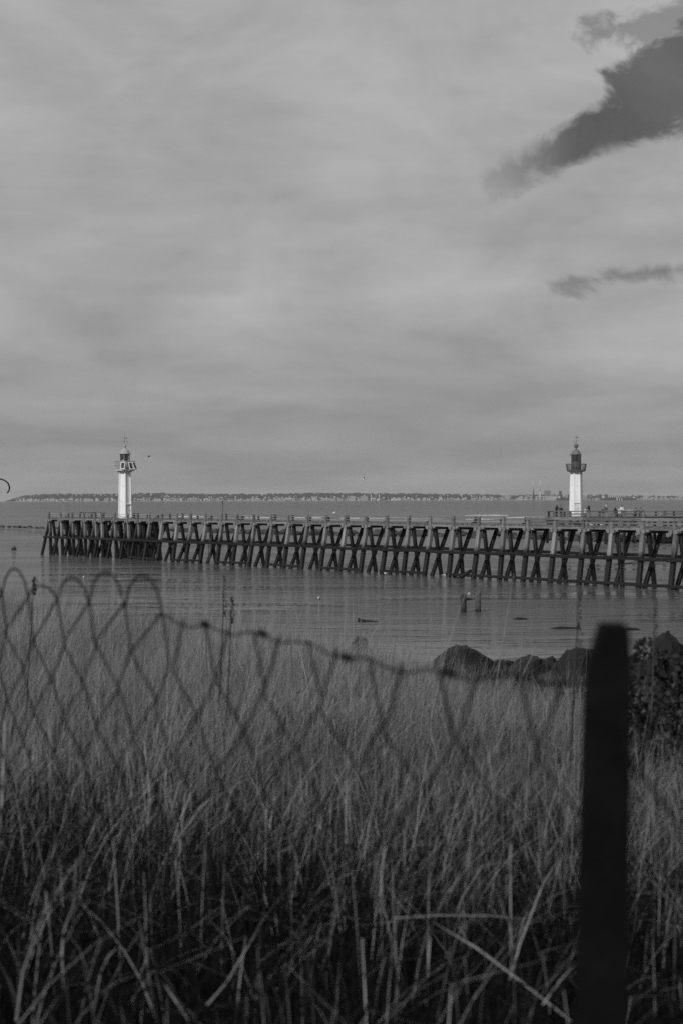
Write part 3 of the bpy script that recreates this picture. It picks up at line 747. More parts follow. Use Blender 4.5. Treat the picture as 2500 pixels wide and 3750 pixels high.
# benches they sit on
for px, lb in ((2256, 'low plank bench under the black-coated figure and the child'), (2335, 'low plank bench under the two people in dark tops')):
    B = empty('bench', stand(px, 2.1), lb, 'bench')
    for j in range(3): MB().box(-1.0, 1.0, -.2 + .14 * j, -.08 + .14 * j, .38, .43).obj('seat_plank', M_RAIL, B)
    for s in (-1, 1): MB().box(s * .8 - .05, s * .8 + .05, -.18, .2, 0, .38).obj('leg', M_RAIL, B)
# notice board
NB_ = empty('notice_board', stand(2206, .6), 'small notice board of two dark plates on a post', 'sign')
MB().box(-.04, .04, -.04, .04, 0, 1.25).obj('post', M_RAIL, NB_)
MB().box(-.26, .26, -.075, -.045, .95, 1.15).obj('plate', M_DARKC, NB_); MB().box(-.26, .26, -.075, -.045, .5, .68).obj('plate', M_DARKC, NB_)
# bags left on the deck
for px, lb in ((2361, 'white cloth bag lying on the promenade deck'), (2418, 'pale rounded bag on the deck further along from the white one')):
    o = MB().lathe([(.04, 0), (.22, .04), (.26, .18), (.2, .34), (.08, .42), (.05, .46)], 10).obj('bag', M_WHITEC, None, Matrix.Translation(stand(px, .5)), smooth=True); tag(o, lb, 'bag')

# ------------------------------------------------------------------ birds
def gull(loc, rz, label, group=None, body=M_GULLW, wing=M_GULLG, s=1.0, fly=False):
    G = empty('gull', loc, label, 'gull', group, rz); G.scale = (s, s, s)
    z = 0 if fly else .12
    MB().tube([(0, -.24, z + .20), (0, -.19, z + .19), (0, -.12, z + .12), (0, .02, z + .09), (0, .16, z + .10), (0, .28, z + .12)], [.03, .055, .085, .10, .06, .012], 10).obj('body', body, G, smooth=True)
    MB().tube([(0, -.24, z + .20), (0, -.31, z + .19)], [.018, .004], 6).obj('beak', M_GULLG, G)
    for q in (-1, 1):
        if fly: MB().add([(q * .06, -.1, .12), (q * .35, -.16, .30), (q * .68, -.02, .22), (q * .36, .0, .27), (q * .06, .1, .12)], [(0, 1, 2, 3, 4)]).obj('wing', wing, G)
        else:
            MB().tube([(q * .075, -.08, z + .13), (q * .09, .05, z + .12), (q * .03, .3, z + .12)], [.03, .05, .006], 6).obj('wing', wing, G)
            MB().tube([(q * .035, .02, 0), (q * .035, .02, z + .04)], .01, 5).obj('leg', M_GULLG, G)
    return G
gull(at(1333, 1757, 210), R(70), 'white gull flying above the far shore', fly=True, s=1.3)
gull(at(546, 1674, 205), R(80), 'dark bird flying beside the whip aerial', body=M_BIRDD, wing=M_BIRDD, fly=True, s=.8)
gu = u_of(1142); gull(pier(gu + .2, PW + .05, DZ + .95), R(60), 'white gull perched on the far rail above the middle of the long pier', s=1.25)
for px in (300, 309, 318, 326, 337, 346, 352, 372):
    u = u_of(px) ; gull(pier(u, -.1, DZ + .86), R(40 + J(60)), 'small dark bird perched in the row on the rail of the long pier', 'birds in a row on the pier rail', M_BIRDD, M_BIRDD, .8)

for px, py in ((308, 2117), (1168, 2194), (1412, 2103), (1624, 2109)):
    gull(onz(px, py) - Vector((0, 0, .17)), R(J(90)), 'white gull swimming on the water in front of the long pier', 'gulls on the water', s=1.15)

# ------------------------------------------------------------------ things in the water
def stump(px, py0, py1, w, mat, label, extra=None):
    p = onz(px, py0); T = empty('mooring_post', p, label, 'post')
    h = (py0 - py1) * p.y / FPX
    bm_ = MB().tube([(0, 0, -1.2), (J(.02), 0, h * .5), (J(.03), J(.03), h - .03), (0, 0, h)], [w / 2 * 1.05, w / 2, w / 2 * .98, w / 2 * .82], 12)
    bm_.obj('shaft', mat, T, smooth=True)
    return T, h, p
T_, h_, p_ = stump(1695, 2242, 2181, .47, M_STUMP, 'dark timber stump with a broken crossbeam standing in the water')
g = MB().tube([(.2, .1, h_ * .76), (.45, .2, h_ * .79), (.72, .3, h_ * .74)], [.12, .10, .05], 8).obj('broken_crossbeam', M_STUMP, T_)
gull(p_ + Vector((.5, .2, h_ * .76 + .10)), R(-20), 'white gull resting between the two stumps in the shallows', s=1.25)
stump(1749, 2240, 2166, .44, M_STUMPL, 'pale weathered stump standing beside the dark stump with the gull')
o = MB().tube([(-.62, 0, .10), (-.5, 0, .10), (-.1, .05, .04), (.85, .2, -.02)], [.17, .16, .10, .06], 10).obj('floating_log', M_STUMP, None, Matrix.Translation(onz(1340, 2277)), smooth=True)
tag(o, 'dark log floating in the shallows, thick end clear of the water', 'log')
for px, py, L, lb in ((1905, 2268, 1.2, 'low dark lump of weed-covered timber awash near the pale stump'), (2070, 2302, 2.2, 'thin dark plank awash in front of the black fence post'), (2312, 2306, 1.3, 'short dark baulk awash to the side of the fence post')):
    o = MB().tube([(-L / 2, 0, .0), (-L * .2, .05, .07), (L * .25, 0, .05), (L / 2, .05, -.02)], [.02, .09, .06, .02], 8).obj('driftwood', M_STUMP, None, Matrix.Translation(onz(px, py)), smooth=True); tag(o, lb, 'driftwood')
p = onz(52, 2013); B = empty('mooring_buoy', p, 'small grey mooring buoy off the seaward end of the timber pier', 'buoy')
MB().lathe([(.38, -.1), (.48, .02), (.48, .2), (.40, .26)], 16).obj('float_ring', M_DARKST, B); MB().lathe([(.36, .24), (.34, .5), (.2, .72), (.03, .8)], 16).obj('dome', M_BUOY, B, smooth=True)
# channel pole behind the pier
p = at(816, 1890, 300); o = MB().tube([(0, 0, -3), (0, 0, p.z)], .07, 6).tube([(0, 0, at(816, 1835, 300).z - .5), (0, 0, at(816, 1830, 300).z)], [.17, .04], 6).tube([(0, 0, 0), (0, 0, at(816, 1833, 300).z)], .06, 6).obj('channel_pole', M_DARKST, None, Matrix.Translation((p.x, 300, 0)))
tag(o, 'thin dark channel pole standing in the sea behind the pier', 'pole')
# kite
kc = at(-6, 1786, 330); mb = MB(); sp = []
K = empty('kite', kc, 'dark curved kite of a kitesurfer in the sky', 'kite')
n = 18; rr = 31 * 330 / FPX
for i in range(n + 1):
    a = R(-38 + 165 * i / n) ; w = 1.6 * math.sin(math.pi * (i + .25) / (n + .5)) ** .6
    c = Vector((rr * math.cos(a) * 1.32, 0, rr * math.sin(a))); rad_ = Vector((math.cos(a), 0, math.sin(a)))
    sp.append([c + Vector((0, -w * .5, 0)) + rad_ * .04, c + rad_ * .24, c + Vector((0, w * .5, 0)) + rad_ * .03, c - rad_ * .08])
V = [v for q in sp for v in q]; F = [(i * 4 + j, i * 4 + (j + 1) % 4, (i + 1) * 4 + (j + 1) % 4, (i + 1) * 4 + j) for i in range(n) for j in range(4)] + [(0, 1, 2, 3), (n * 4 + 3, n * 4 + 2, n * 4 + 1, n * 4)]
mb.add(V, F).obj('canopy', M_KITE, K)
# surf breaking outside the breakwater
def surf(px0, px1, py, th):
    a = onz(px0, py); b_ = onz(px1, py); n = 26; V = []; F = []
    L = (b_ - a)
    for i in range(n + 1):
        f = i / n; c = a + L * f; e = math.sin(math.pi * f) ** .5 * (.35 + random.random() * .8)
        dd = th * (1.0 + .5 * random.random())
        V += [(c.x, c.y - dd, -.05), (c.x + random.uniform(-1, 1), c.y + random.uniform(-.5, .5), .18 + .30 * e), (c.x, c.y + dd, -.05)]
    for i in range(n):
        for j in range(2): k = i * 3 + j; F.append((k, k + 1, k + 4, k + 3))
    return meshpy('breaking_wave', V, F, M_FOAM, True)
for px0, px1, py, th in ((1695, 1865, 1888, 2.5), (900, 1000, 1896, 2), (1060, 1180, 1897, 1.5), (1250, 1420, 1898, 1.5), (1480, 1620, 1900, 2), (1700, 1800, 1903, 2), (1850, 2010, 1896, 2), (1980, 2060, 1923, 1.6), (2100, 2200, 1922, 1.5), (2330, 2480, 1922, 2), (640, 760, 1893, 1.5), (2285, 2325, 1869, 3)):
    o = link('breaking_wave', surf(px0, px1, py, th)); tag(o, 'white crest of a low wave breaking beyond the piers', None, kind='structure')

# ------------------------------------------------------------------ far shore
YF = 9500.0
K1 = YF / FPX                                              # metres per photograph pixel over there
def far(px, h=0.0, dy=0.0):
    p = at(px, 1830, YF); return Vector((p.x * (YF + dy) / YF, YF + dy, h))
crest_px = [(-200, 0), (10, 0), (40, 7), (100, 22), (200, 26), (400, 25), (560, 28), (700, 25), (900, 24), (1000, 24), (1150, 26), (1400, 25), (1600, 21), (1750, 20), (1850, 17), (2000, 18), (2200, 17), (2350, 14), (2500, 12), (2800, 12)]
def crest(px): return float(np.interp(px, [c[0] for c in crest_px], [c[1] for c in crest_px])) * K1 * 1.17
V = []; F = []; nxh = 900; rowsh = 8
for i in range(nxh + 1):
    px = -200 + 3000 * i / nxh; ch = crest(px)
    for j in range(rowsh):
        f = j / (rowsh - 1)
        h = ch * (f ** .55)
        if ch > 0: h += (float(vnoise(i * .35, j * 1.7, 21)) - .4) * 7 * (.4 + f) * min(1, ch / 20) + (float(vnoise(i * 1.3, j * 3.1, 22)) - .5) * 6 * min(1, ch / 20)
        V.append(tuple(far(px, max(h, -.5) if j else -1.0, f * 900 - 20)))
    V.append(tuple(far(px, -1, 1000)))
for i in range(nxh):
    for j in range(rowsh): a = i * (rowsh + 1) + j; F.append((a, a + rowsh + 1, a + rowsh + 2, a + 1))
hl = link('hills', meshpy('hills', V, F, M_WOOD)); tag(hl, 'low wooded hills of the far shore', None, kind='structure')
# beach line of the far shore
V = []; F = []
for i in range(121):
    px = -20 + 2640 * i / 120; w = 1.5 + 2.5 * random.random()
    V += [tuple(far(px, -.3, -60)), tuple(far(px, 1.2 + w, -30)), tuple(far(px, 1.0 + w, 30))]
for i in range(120):
    for j in range(2): k = i * 3 + j; F.append((k, k + 3, k + 4, k + 1))
bl = link('beach', meshpy('beach', V, F, M_FARM)); tag(bl, 'pale narrow beach along the far shore', None, kind='structure')
def house(w, dep, h, gable):
    m = MB()
    if not gable: return m.box(-w / 2, w / 2, 0, dep, -4, h)
    V = [(-w / 2, 0, -4), (w / 2, 0, -4), (w / 2, dep, -4), (-w / 2, dep, -4), (-w / 2, 0, h), (w / 2, 0, h), (w / 2, dep, h), (-w / 2, dep, h), (-w / 2, dep / 2, h * 1.35), (w / 2, dep / 2, h * 1.35)]
    return m.add(V, [(0, 1, 5, 4), (1, 2, 6, 9, 5), (2, 3, 7, 6), (3, 0, 4, 8, 7), (4, 5, 9, 8), (6, 7, 8, 9)])
# the town: hundreds of small houses that read as one speckled mass
for nm, mt, cnt in (('far_town', M_FARL, 430), ('far_town', M_FARM, 520)):
    m = MB()
    for _ in range(cnt):
        px = random.uniform(60, 2560); f = random.random() ** 1.6 * .85
        if random.random() < .45: f = random.uniform(0, .08)
        if float(vnoise(px * .012, f * 4, 31)) < .42 and f > .1: continue
        ch = crest(px); z = ch * f ** .55 * .96
        hh = house(random.uniform(5, 15), 10, random.uniform(4, 9), random.random() < .6)
        c = far(px, z, f * 900 - 25); m.add([(v[0] + c.x, v[1] + c.y, v[2] + c.z) for v in hh.V], hh.F)
    o = m.obj(nm, mt); tag(o, 'speckle of small %s houses climbing the far wooded shore' % ('pale' if mt is M_FARL else 'grey'), 'town', kind='stuff')
# larger blocks one can tell apart
def block(px0, px1, py0, py1, mat, label, group=None, dy=-22, base=1833, roof=False):
    w = (px1 - px0) * K1; z1 = (base - py0) * K1; z0 = max(0, (base - py1) * K1)
    B = empty('far_building', far((px0 + px1) / 2, z0, dy), label, 'building', group)
    h = z1 - z0
    MB().box(-w / 2, w / 2, 0, 14, -6, h).obj('wall', mat, B)
    if roof: MB().add([(-w / 2 - .5, -.5, h + .01), (w / 2 + .5, -.5, h + .01), (w / 2 + .5, 14.5, h + .01), (-w / 2 - .5, 14.5, h + .01), (-w / 2 + 3, 7, h + 4), (w / 2 - 3, 7, h + 4)], [(0, 1, 5, 4), (1, 2, 5), (2, 3, 4, 5), (3, 0, 4), (3, 2, 1, 0)]).obj('roof', M_FARR, B)
    else: MB().box(-w / 2 - .4, w / 2 + .4, -.4, 14.4, h + .02, h + .9).obj('roof', M_FARR, B)
    n = max(1, int(h / 4))
    for i in range(n): MB().box(-w / 2 + 1, w / 2 - 1, -.25, -.05, h * (i + .35) / n, h * (i + .6) / n).obj('window_band', M_FARD, B)
    return B
GB = 'waterfront blocks of the far shore'
for px0, px1, py0, py1, rf in ((312, 342, 1824, 1832, 0), (255, 268, 1819, 1824, 1), (760, 772, 1824, 1833, 0), (835, 852, 1828, 1834, 1), (862, 878, 1828, 1834, 1), (888, 908, 1829, 1834, 0), (928, 946, 1828, 1834, 1), (985, 1080, 1829, 1834, 0), (1045, 1068, 1820, 1828, 0), (1112, 1118, 1826, 1834, 0), (1125, 1138, 1827, 1834, 1), (1142, 1160, 1817, 1825, 0), (1150, 1166, 1829, 1834, 1), (1208, 1225, 1828, 1834, 0), (1235, 1254, 1826, 1834, 1), (1280, 1300, 1815, 1828, 0), (1318, 1345, 1817, 1831, 0), (1430, 1460, 1824, 1828, 0), (1606, 1618, 1820, 1826, 0), (1690, 1700, 1823, 1829, 0), (1900, 1912, 1817, 1828, 0), (2410, 2424, 1826, 1831, 0), (560, 580, 1827, 1833, 0), (622, 648, 1828, 1834, 1), (150, 166, 1829, 1835, 1)):
    wpx = px1 - px0; sz = 'long low' if wpx > 40 else 'wide' if wpx > 21 else 'tall narrow' if py1 - py0 > 8 else 'small'
    block(px0, px1, py0, py1, M_FARL, '%s pale building with a %s roof among the houses of the far shore' % (sz, 'hipped dark' if rf else 'flat'), '%s %s blocks of the far shore' % (sz, 'hip-roofed' if rf else 'flat-roofed'), roof=bool(rf))
block(1960, 2036, 1817, 1830, M_FARL, 'broad pale hall of the power station below the tall chimneys')
block(1992, 2015, 1798, 1818, M_FARM, 'tall pale boiler house rising from the power station hall', dy=-5)
block(2046, 2055, 1799, 1822, M_FARD, 'narrow dark tower block beyond the power station', dy=40)
def chimney(px, py0, w, label, band, group=None):
    h = (1831 - py0) * K1; C = empty('chimney', far(px, 0, -30), label, 'chimney', group)
    lo = MB().lathe([(w * .62, -3), (w * .5, h * .42)], 12).obj('shaft', band, C, smooth=True)
    MB().lathe([(w * .5, h * .42), (w * .36, h)], 12).obj('shaft_top', M_FARG, C, smooth=True)
    MB().lathe([(w * .40, h), (w * .40, h + 1.5)], 12).obj('rim', M_FARM, C)
chimney(1951, 1755, 9, 'tall power station chimney with a dark lower half', M_FARD)
chimney(1976, 1757, 7, 'tall pale power station chimney beside the half-dark one', M_FARG)
chimney(1358, 1807, 9, 'short thick pale chimney on the far shore', M_FARG, 'twin thick chimneys'); chimney(1387, 1807, 9, 'short thick pale chimney on the far shore', M_FARG, 'twin thick chimneys')
chimney(1755, 1789, 4, 'slender pale mast over the far harbour', M_FARG, 'twin slender masts'); chimney(1767, 1790, 4, 'slender pale mast over the far harbour', M_FARG, 'twin slender masts')
def crane(px, py0, w, label, group):
    h = (1830 - py0) * K1; C = empty('gantry_crane', far(px, 0, -35), label, 'crane', group); w = w * K1
    for s in (-1, 1):
        for q in (0, 12): MB().bar((s * w / 2, q, -2), (s * w / 2 * .9, q, h * .72), 2.4).obj('leg', M_FARG, C)
    MB().bar((-w * .75, 6, h * .72), (w * .75, 6, h * .72), 3.0).obj('boom', M_FARG, C)
    MB().bar((-w * .4, 6, h * .74), (0, 6, h), 1.6).bar((w * .4, 6, h * .74), (0, 6, h), 1.6).obj('apex_frame', M_FARG, C)
for px in (1840, 1850, 1860): crane(px, 1803, 6, 'pale gantry crane in the trio on the far quay', 'trio of cranes')
for px in (1969, 1984): crane(px, 1812, 11, 'wide pale gantry in front of the power station', 'gantries before the power station')
for px in (2064, 2074): crane(px, 1802, 5, 'pale gantry crane just before the dark-topped lighthouse', 'cranes before the lighthouse')
for px in (2136, 2144): crane(px, 1802, 5, 'pale gantry crane just past the dark-topped lighthouse', 'cranes past the lighthouse')
for k in range(9): crane(2229 + 7.2 * k, 1804, 5, 'pale gantry crane in the long row behind the container ship', 'row of cranes')
for px in (2357, 2363, 2369, 2400, 2436, 2490): crane(px, 1802 if px < 2380 else 1807, 4, 'pale gantry crane in the tight cluster past the container ship' if px < 2380 else 'solitary low gantry crane well past the container ship', 'tight cluster of cranes' if px < 2380 else 'scattered solitary cranes')
def ship(px0, px1, label, word, wx):
    L = (px1 - px0) * K1; c = far((px0 + px1) / 2, 0, -70); C = empty('container_ship', c, label, 'ship')
    hs = 7 * K1
    MB().add([(-L / 2, 0, -.5), (L / 2 - 14, 0, -.5), (L / 2, 14, hs), (L / 2 - 14, 28, -.5), (-L / 2, 28, -.5), (-L / 2 - 4, 0, hs), (L / 2 - 6, 0, hs), (L / 2 - 6, 28, hs), (-L / 2 - 4, 28, hs)], [(0, 1, 6, 5), (1, 2, 6), (1, 3, 2), (3, 7, 2), (3, 4, 8, 7), (4, 0, 5, 8), (5, 6, 2, 7, 8), (0, 4, 3, 1)]).obj('hull', M_HULL, C)
    MB().box(-L / 2 + 8, -L / 2 + 22, 3, 25, hs + .05, hs + 16).obj('bridge_house', M_FARL, C)
    for k in range(int((L - 50) / 14)): MB().box(-L / 2 + 28 + k * 14, -L / 2 + 40.5 + k * 14, 2, 26, hs + .05, hs + 3 + 6 * random.random()).obj('container_stack', random.choice((M_FARM, M_FARD, M_FARR)), C)
    cu_ = bpy.data.curves.new('lettering', 'FONT'); cu_.body = word; cu_.size = 13; cu_.space_character = 2.3; cu_.extrude = .2; cu_.offset = .35
    o = bpy.data.objects.new('tmp', cu_); COL.objects.link(o); bpy.context.view_layer.update()
    me = bpy.data.meshes.new_from_object(o.evaluated_get(bpy.context.evaluated_depsgraph_get())); bpy.data.objects.remove(o)
    me.materials.clear(); me.materials.append(M_FOAMW)
    link('hull_lettering', me, C, Matrix.Translation((far(wx).x - c.x, -.5, 1.6)) @ Matrix.Rotation(R(90), 4, 'X'))
M_FOAMW = plain('white_lettering', .8, .8, .05)
ship(2200, 2330, 'dark-hulled container ship with big white letters moored on the far quay', 'MSC', 2247)
ship(2038, 2134, 'dark-hulled container ship half hidden behind the dark-topped lighthouse', 'MSC', 2084)

# ------------------------------------------------------------------ boulders of the near bank
rk = [rock_mesh('boulder', 90 + i, M_ROCK, 3, 0.8) for i in range(6)]
def boulder(px, py_top, w_px, dep, label, hk=1.0, group=None, k=None):
    """seated on the bank just past the grass edge, its top where the photograph shows it"""
    Y = 12.0
    for _ in range(60):
        if edge_d(at(px, 1830, Y).x, Y) >= dep: break
        Y += .15
    p = at(px, py_top, Y); w = w_px * Y / FPX; g0 = gz(p.x, Y); h = max(p.z - g0 + .18, .25)
    o = link('boulder', rk[k if k is not None else random.randrange(6)], None, Matrix.Translation((p.x, Y, p.z - h * .33)) @ Matrix.Rotation(random.uniform(-.5, .5) + random.choice((0, math.pi)), 4, 'Z') @ Matrix.Rotation(random.uniform(-.3, .3), 4, 'Y') @ Matrix.Diagonal((w * 1.8, w * 1.4, h * 1.18, 1)))
    return tag(o, label, 'boulder', group)
boulder(1690, 2368, 130, 2.6, 'rounded grass-topped boulder rising from the edge of the grass', .75)
boulder(1322, 2345, 60, 2.2, 'small lone boulder peeking over the grass below the floating log', .6)
boulder(2440, 2312, 95, 3.0, 'tall pointed boulder behind the bramble bush', 1.35)
for px, py, w in ((1835, 2388, 170), (1945, 2382, 150), (2010, 2390, 120), (2110, 2360, 210), (2200, 2352, 170), (2310, 2395, 150), (2360, 2405, 130), (1765, 2402, 120), (1890, 2430, 200), (2040, 2440, 190), (2150, 2450, 180), (1975, 2470, 200), (2250, 2460, 200), (2330, 2480, 190), (2090, 2500, 200), (2490, 2440, 150), (2440, 2500, 220), (1800, 2470, 180), (1720, 2430, 170)):
    boulder(px, py + 24, w * .8, 3.0 + .8 * random.random() - max(0, (py - 2420)) * .014, 'dark angular boulder in the bank of riprap at the edge of the grass', .8, 'riprap boulders at the grass edge')

# ------------------------------------------------------------------ grass
def strip_mesh(name, P0, W0, side, tone, mat):
    """P0: (n, k, 3) centre lines, W0: (n, k) half widths, side: (n, 3)"""
    n, k, _ = P0.shape
    L = P0 - side[:, None, :] * W0[:, :, None]; Rr = P0 + side[:, None, :] * W0[:, :, None]
    V = np.empty((n, k, 2, 3), np.float32); V[:, :, 0] = L; V[:, :, 1] = Rr
    V = V.reshape(-1, 3)
    base = (np.arange(n) * k * 2)[:, None]; seg = (np.arange(k - 1) * 2)[None, :]
    a = (base + seg).ravel()
    F = np.stack([a, a + 1, a + 3, a + 2], 1).astype(np.int32)
    me = bpy.data.meshes.new(name)
    me.vertices.add(len(V)); me.vertices.foreach_set('co', V.ravel())
    me.loops.add(F.size); me.loops.foreach_set('vertex_index', F.ravel())
    me.polygons.add(len(F)); me.polygons.foreach_set('loop_start', np.arange(0, F.size, 4, dtype=np.int32))
    me.update(calc_edges=True)
    at_ = me.attributes.new('tone', 'FLOAT', 'POINT'); at_.data.foreach_set('value', np.repeat(tone, k * 2).astype(np.float32))
    me.materials.append(mat); return me
def blades(n, hmin, hmax, wmin, wmax, tmin, tmax, lean_mu, lean_sd, k=4, y0=1.7, y1=19.0, kink=0.0, emax=0.0, power=1.0, droop=0.25, near=.22, far_=4.0, asd=0.9):
    # positions inside the wedge the lens can see, plus a margin
    out = []
    while sum(len(o) for o in out) < n:
        y = y0 + (y1 - y0) * rng.random(n) ** power; half = 0.26 * y + 0.6
        x = (rng.random(n) * 2 - 1) * half
        keep = (rng.random(n) < half / (0.26 * y1 + .6) * np.clip(((y - 4.5 + .35 * x) / far_), near, 1) ** 1.6) & (edge_d(x, y) < emax)
        out.append(np.stack([x, y], 1)[keep])
    xy = np.concatenate(out)[:n]; x, y = xy[:, 0], xy[:, 1]
    z = ground(x, y)
    cl = vnoise(x * 1.1, y * .8, 41); cl2 = vnoise(x * 3.1, y * 2.3, 42)
    h = (hmin + (hmax - hmin) * rng.random(n)) * (0.70 + 0.35 * cl + 0.30 * cl2)
    h *= np.clip(1.0 - edge_d(x, y) * .12, .6, 1.0)
    ang = rng.normal(0.0, asd, n)                          # wind from the left: most lean to +x
    ln = np.clip(rng.normal(lean_mu, lean_sd, n), -.6, 1.6)
    dirv = np.stack([np.cos(ang), np.sin(ang), np.zeros(n)], 1)
    tt = np.linspace(0, 1, k)
    P = np.zeros((n, k, 3))
    base = np.stack([x, y, z - .03], 1)
    c = 1.0 / np.sqrt(1 + ln ** 2)
    for i, t in enumerate(tt):
        bend = ln * (t ** 1.7)
        P[:, i] = base + dirv * (h * bend * c)[:, None]
        P[:, i, 2] += h * t * c * (1 - droop * np.abs(ln) * t * t)
    if kink > 0:                                           # broken stems folded over
        q = rng.random(n) < kink
        m = q.sum(); a2 = rng.random(m) * 6.28; d2 = np.stack([np.cos(a2), np.sin(a2), -.15 + .5 * (rng.random(m) - .5)], 1)
        half = k // 2
        for i in range(half + 1, k): P[q, i] = P[q, half] + d2 * (h[q] * (tt[i] - tt[half]) * 1.1)[:, None]
    w = wmin + (wmax - wmin) * rng.random(n)
    prof = np.clip(1.0 - tt, 0.06, 1) ** .6
    W_ = w[:, None] * .5 * prof[None, :]
    sa = rng.random(n) * math.pi * .9 - .45 * math.pi
    side = np.stack([np.cos(sa), np.sin(sa), np.zeros(n)], 1)
    tone = tmin + (tmax - tmin) * rng.random(n) ** 1.6
    tone *= 0.75 + 0.5 * cl
    return P, W_, side, tone
def grass(name, label, *sets):
    for i, st in enumerate(sets):
        o = link(name, strip_mesh(name, *st, M_GRASS)); tag(o, label if i == 0 else label, 'grass', kind='stuff')
grass('shaded_undergrowth', 'undergrowth at the root of the dry grass, coloured dark for the shade in its depth', blades(120000, .16, .34, .005, .010, .006, .022, .5, .5, k=3, y0=2.6, near=.8, asd=2.0))  # short lower layer, the self-shadow deep in the grass put into its tone
grass('grass', 'dense dry grass covering the bank in the foreground', blades(235000, .30, .56, .0016, .0042, .09, .44, .75, .50, k=5, y0=3.5, near=.04, far_=8.0, kink=.14, asd=1.25))
grass('tall_grass', 'taller pale dry stalks standing and leaning among the grass', blades(26000, .36, .66, .002, .004, .12, .40, .50, .40, k=6, y0=3.4, near=.08, far_=8.0, kink=.35, asd=1.2))
grass('dead_stems', 'broken straw-coloured stems lying across the grass', blades(6500, .35, .80, .0025, .005, .18, .45, .70, .7, k=6, y0=3.6, y1=14, kink=.6, near=.28, far_=5.0, asd=2.2))
grass('flowering_stalks', 'thin flowering stalks rising above the grass against the water', blades(420, .70, 1.1, .003, .0045, .15, .32, .25, .16, k=7, y0=6, y1=18))

# single tall reed stems in front, each its own
def stem(pts, r, tone_mat, label, group=None, leaf=None):
    o = MB().tube(pts, [r] * (len(pts) - 1) + [r * .25], 6).obj('reed_stem', tone_mat, None, smooth=True); return tag(o, label, 'reed', group)
M_STRAW = plain('straw', 0.20, 0.7, 0.25, 20.0)
M_STRAWL = plain('pale_straw', 0.26, 0.7, 0.25, 20.0)
stem([at(1870, 3560, 4.50), at(1868, 3350, 4.57), at(1866, 3080, 4.65)], 0.0026, M_STRAWL, 'pale upright reed stem standing near the black fence post')
stem([at(1850, 3640, 4.50), at(1905, 3450, 4.65), at(1985, 3240, 4.88), at(2060, 3120, 5.12)], 0.0026, M_STRAWL, 'pale reed stem slanting towards the black fence post')
stem([at(2090, 3740, 4.03), at(1900, 3590, 4.19), at(1740, 3470, 4.34), at(1590, 3380, 4.50)], 0.0024, M_STRAWL, 'pale broken reed lying slantwise across the upright stems')
stem([at(1440, 3362, 4.65), at(1600, 3352, 4.65), at(1800, 3354, 4.65), at(2000, 3375, 4.65)], 0.0019, M_STRAW, 'thin straw stem lying level across the leaning reeds')
stem([at(1985, 3680, 4.03), at(2050, 3590, 4.11), at(2112, 3525, 4.19)], 0.0022, M_STRAWL, 'short snapped reed at the foot of the black fence post')
stem([at(60, 3740, 3.88), at(85, 3560, 4.03), at(150, 3370, 4.19), at(250, 3200, 4.50), at(310, 3120, 4.65)], 0.0025, M_STRAW, 'long jointed reed stem leaning over at the dark end of the bank')
stem([at(235, 3620, 4.03), at(228, 3500, 4.03), at(232, 3420, 4.11), at(290, 3250, 4.34)], 0.0022, M_STRAWL, 'crooked pale reed beside the long jointed stem')
stem([at(345, 3700, 4.03), at(370, 3560, 4.03), at(400, 3500, 4.03), at(430, 3470, 4.03)], 0.0022, M_STRAWL, 'short pale reed with a bent tip')
stem([at(600, 3600, 4.19), at(640, 3660, 4.03), at(690, 3735, 3.88)], 0.0020, M_STRAWL, 'short pale straw lying in the dark gap of the grass')
stem([at(760, 3680, 4.03), at(830, 3600, 4.19), at(900, 3480, 4.34), at(950, 3400, 4.50)], 0.0025, M_STRAWL, 'pale reed slanting up out of the dark gap')
stem([at(300, 3240, 4.50), at(265, 3380, 4.34), at(280, 3150, 4.57), at(310, 3120, 4.65)], 0.0019, M_STRAW, 'forked straw stem against the dark grass')
stem([at(640, 3090, 5.12), at(740, 2950, 5.27), at(780, 2920, 5.27)], 0.0025, M_STRAWL, 'pale folded straw standing clear of the grass')
stem([at(20, 2640, 5.04), at(10, 2900, 4.80), at(0, 3050, 4.68)], 0.0037, M_STRAWL, 'thick pale straw below the looped top of the wire mesh')
stem([at(660, 2860, 5.40), at(620, 3000, 5.28)], 0.0025, M_STRAWL, 'short upright straw in the middle of the grass')
stem([at(1880, 2100, 9.0), at(1840, 2350, 9.0), at(1800, 2600, 9.0), at(1770, 2800, 9.0)][::-1], .004, M_STRAW, 'tall thin stalk crossing the water in front of the pier')
for px0, py0, px1, py1 in ((1720, 2120, 1560, 2600), (1490, 2130, 1430, 2360), (1985, 2320, 1850, 2600), (1640, 2100, 1600, 2500), (1140, 2100, 1060, 2420), (1030, 2085, 1075, 2400), (870, 2090, 845, 2400), (480, 2060, 500, 2330), (420, 2050, 380, 2300), (560, 2070, 520, 2320), (735, 2100, 760, 2350), (640, 2080, 610, 2350), (1330, 2150, 1310, 2420)):
    Yq = random.uniform(7.5, 10)
    stem([at(px1, py1 + 130, Yq), at((px0 * .4 + px1 * .6), (py0 * .4 + py1 * .6), Yq), at(px0, py0, Yq)], .0026, M_STRAW, 'very thin pale stalk standing up above the grass against the water', 'thin stalks against the water')

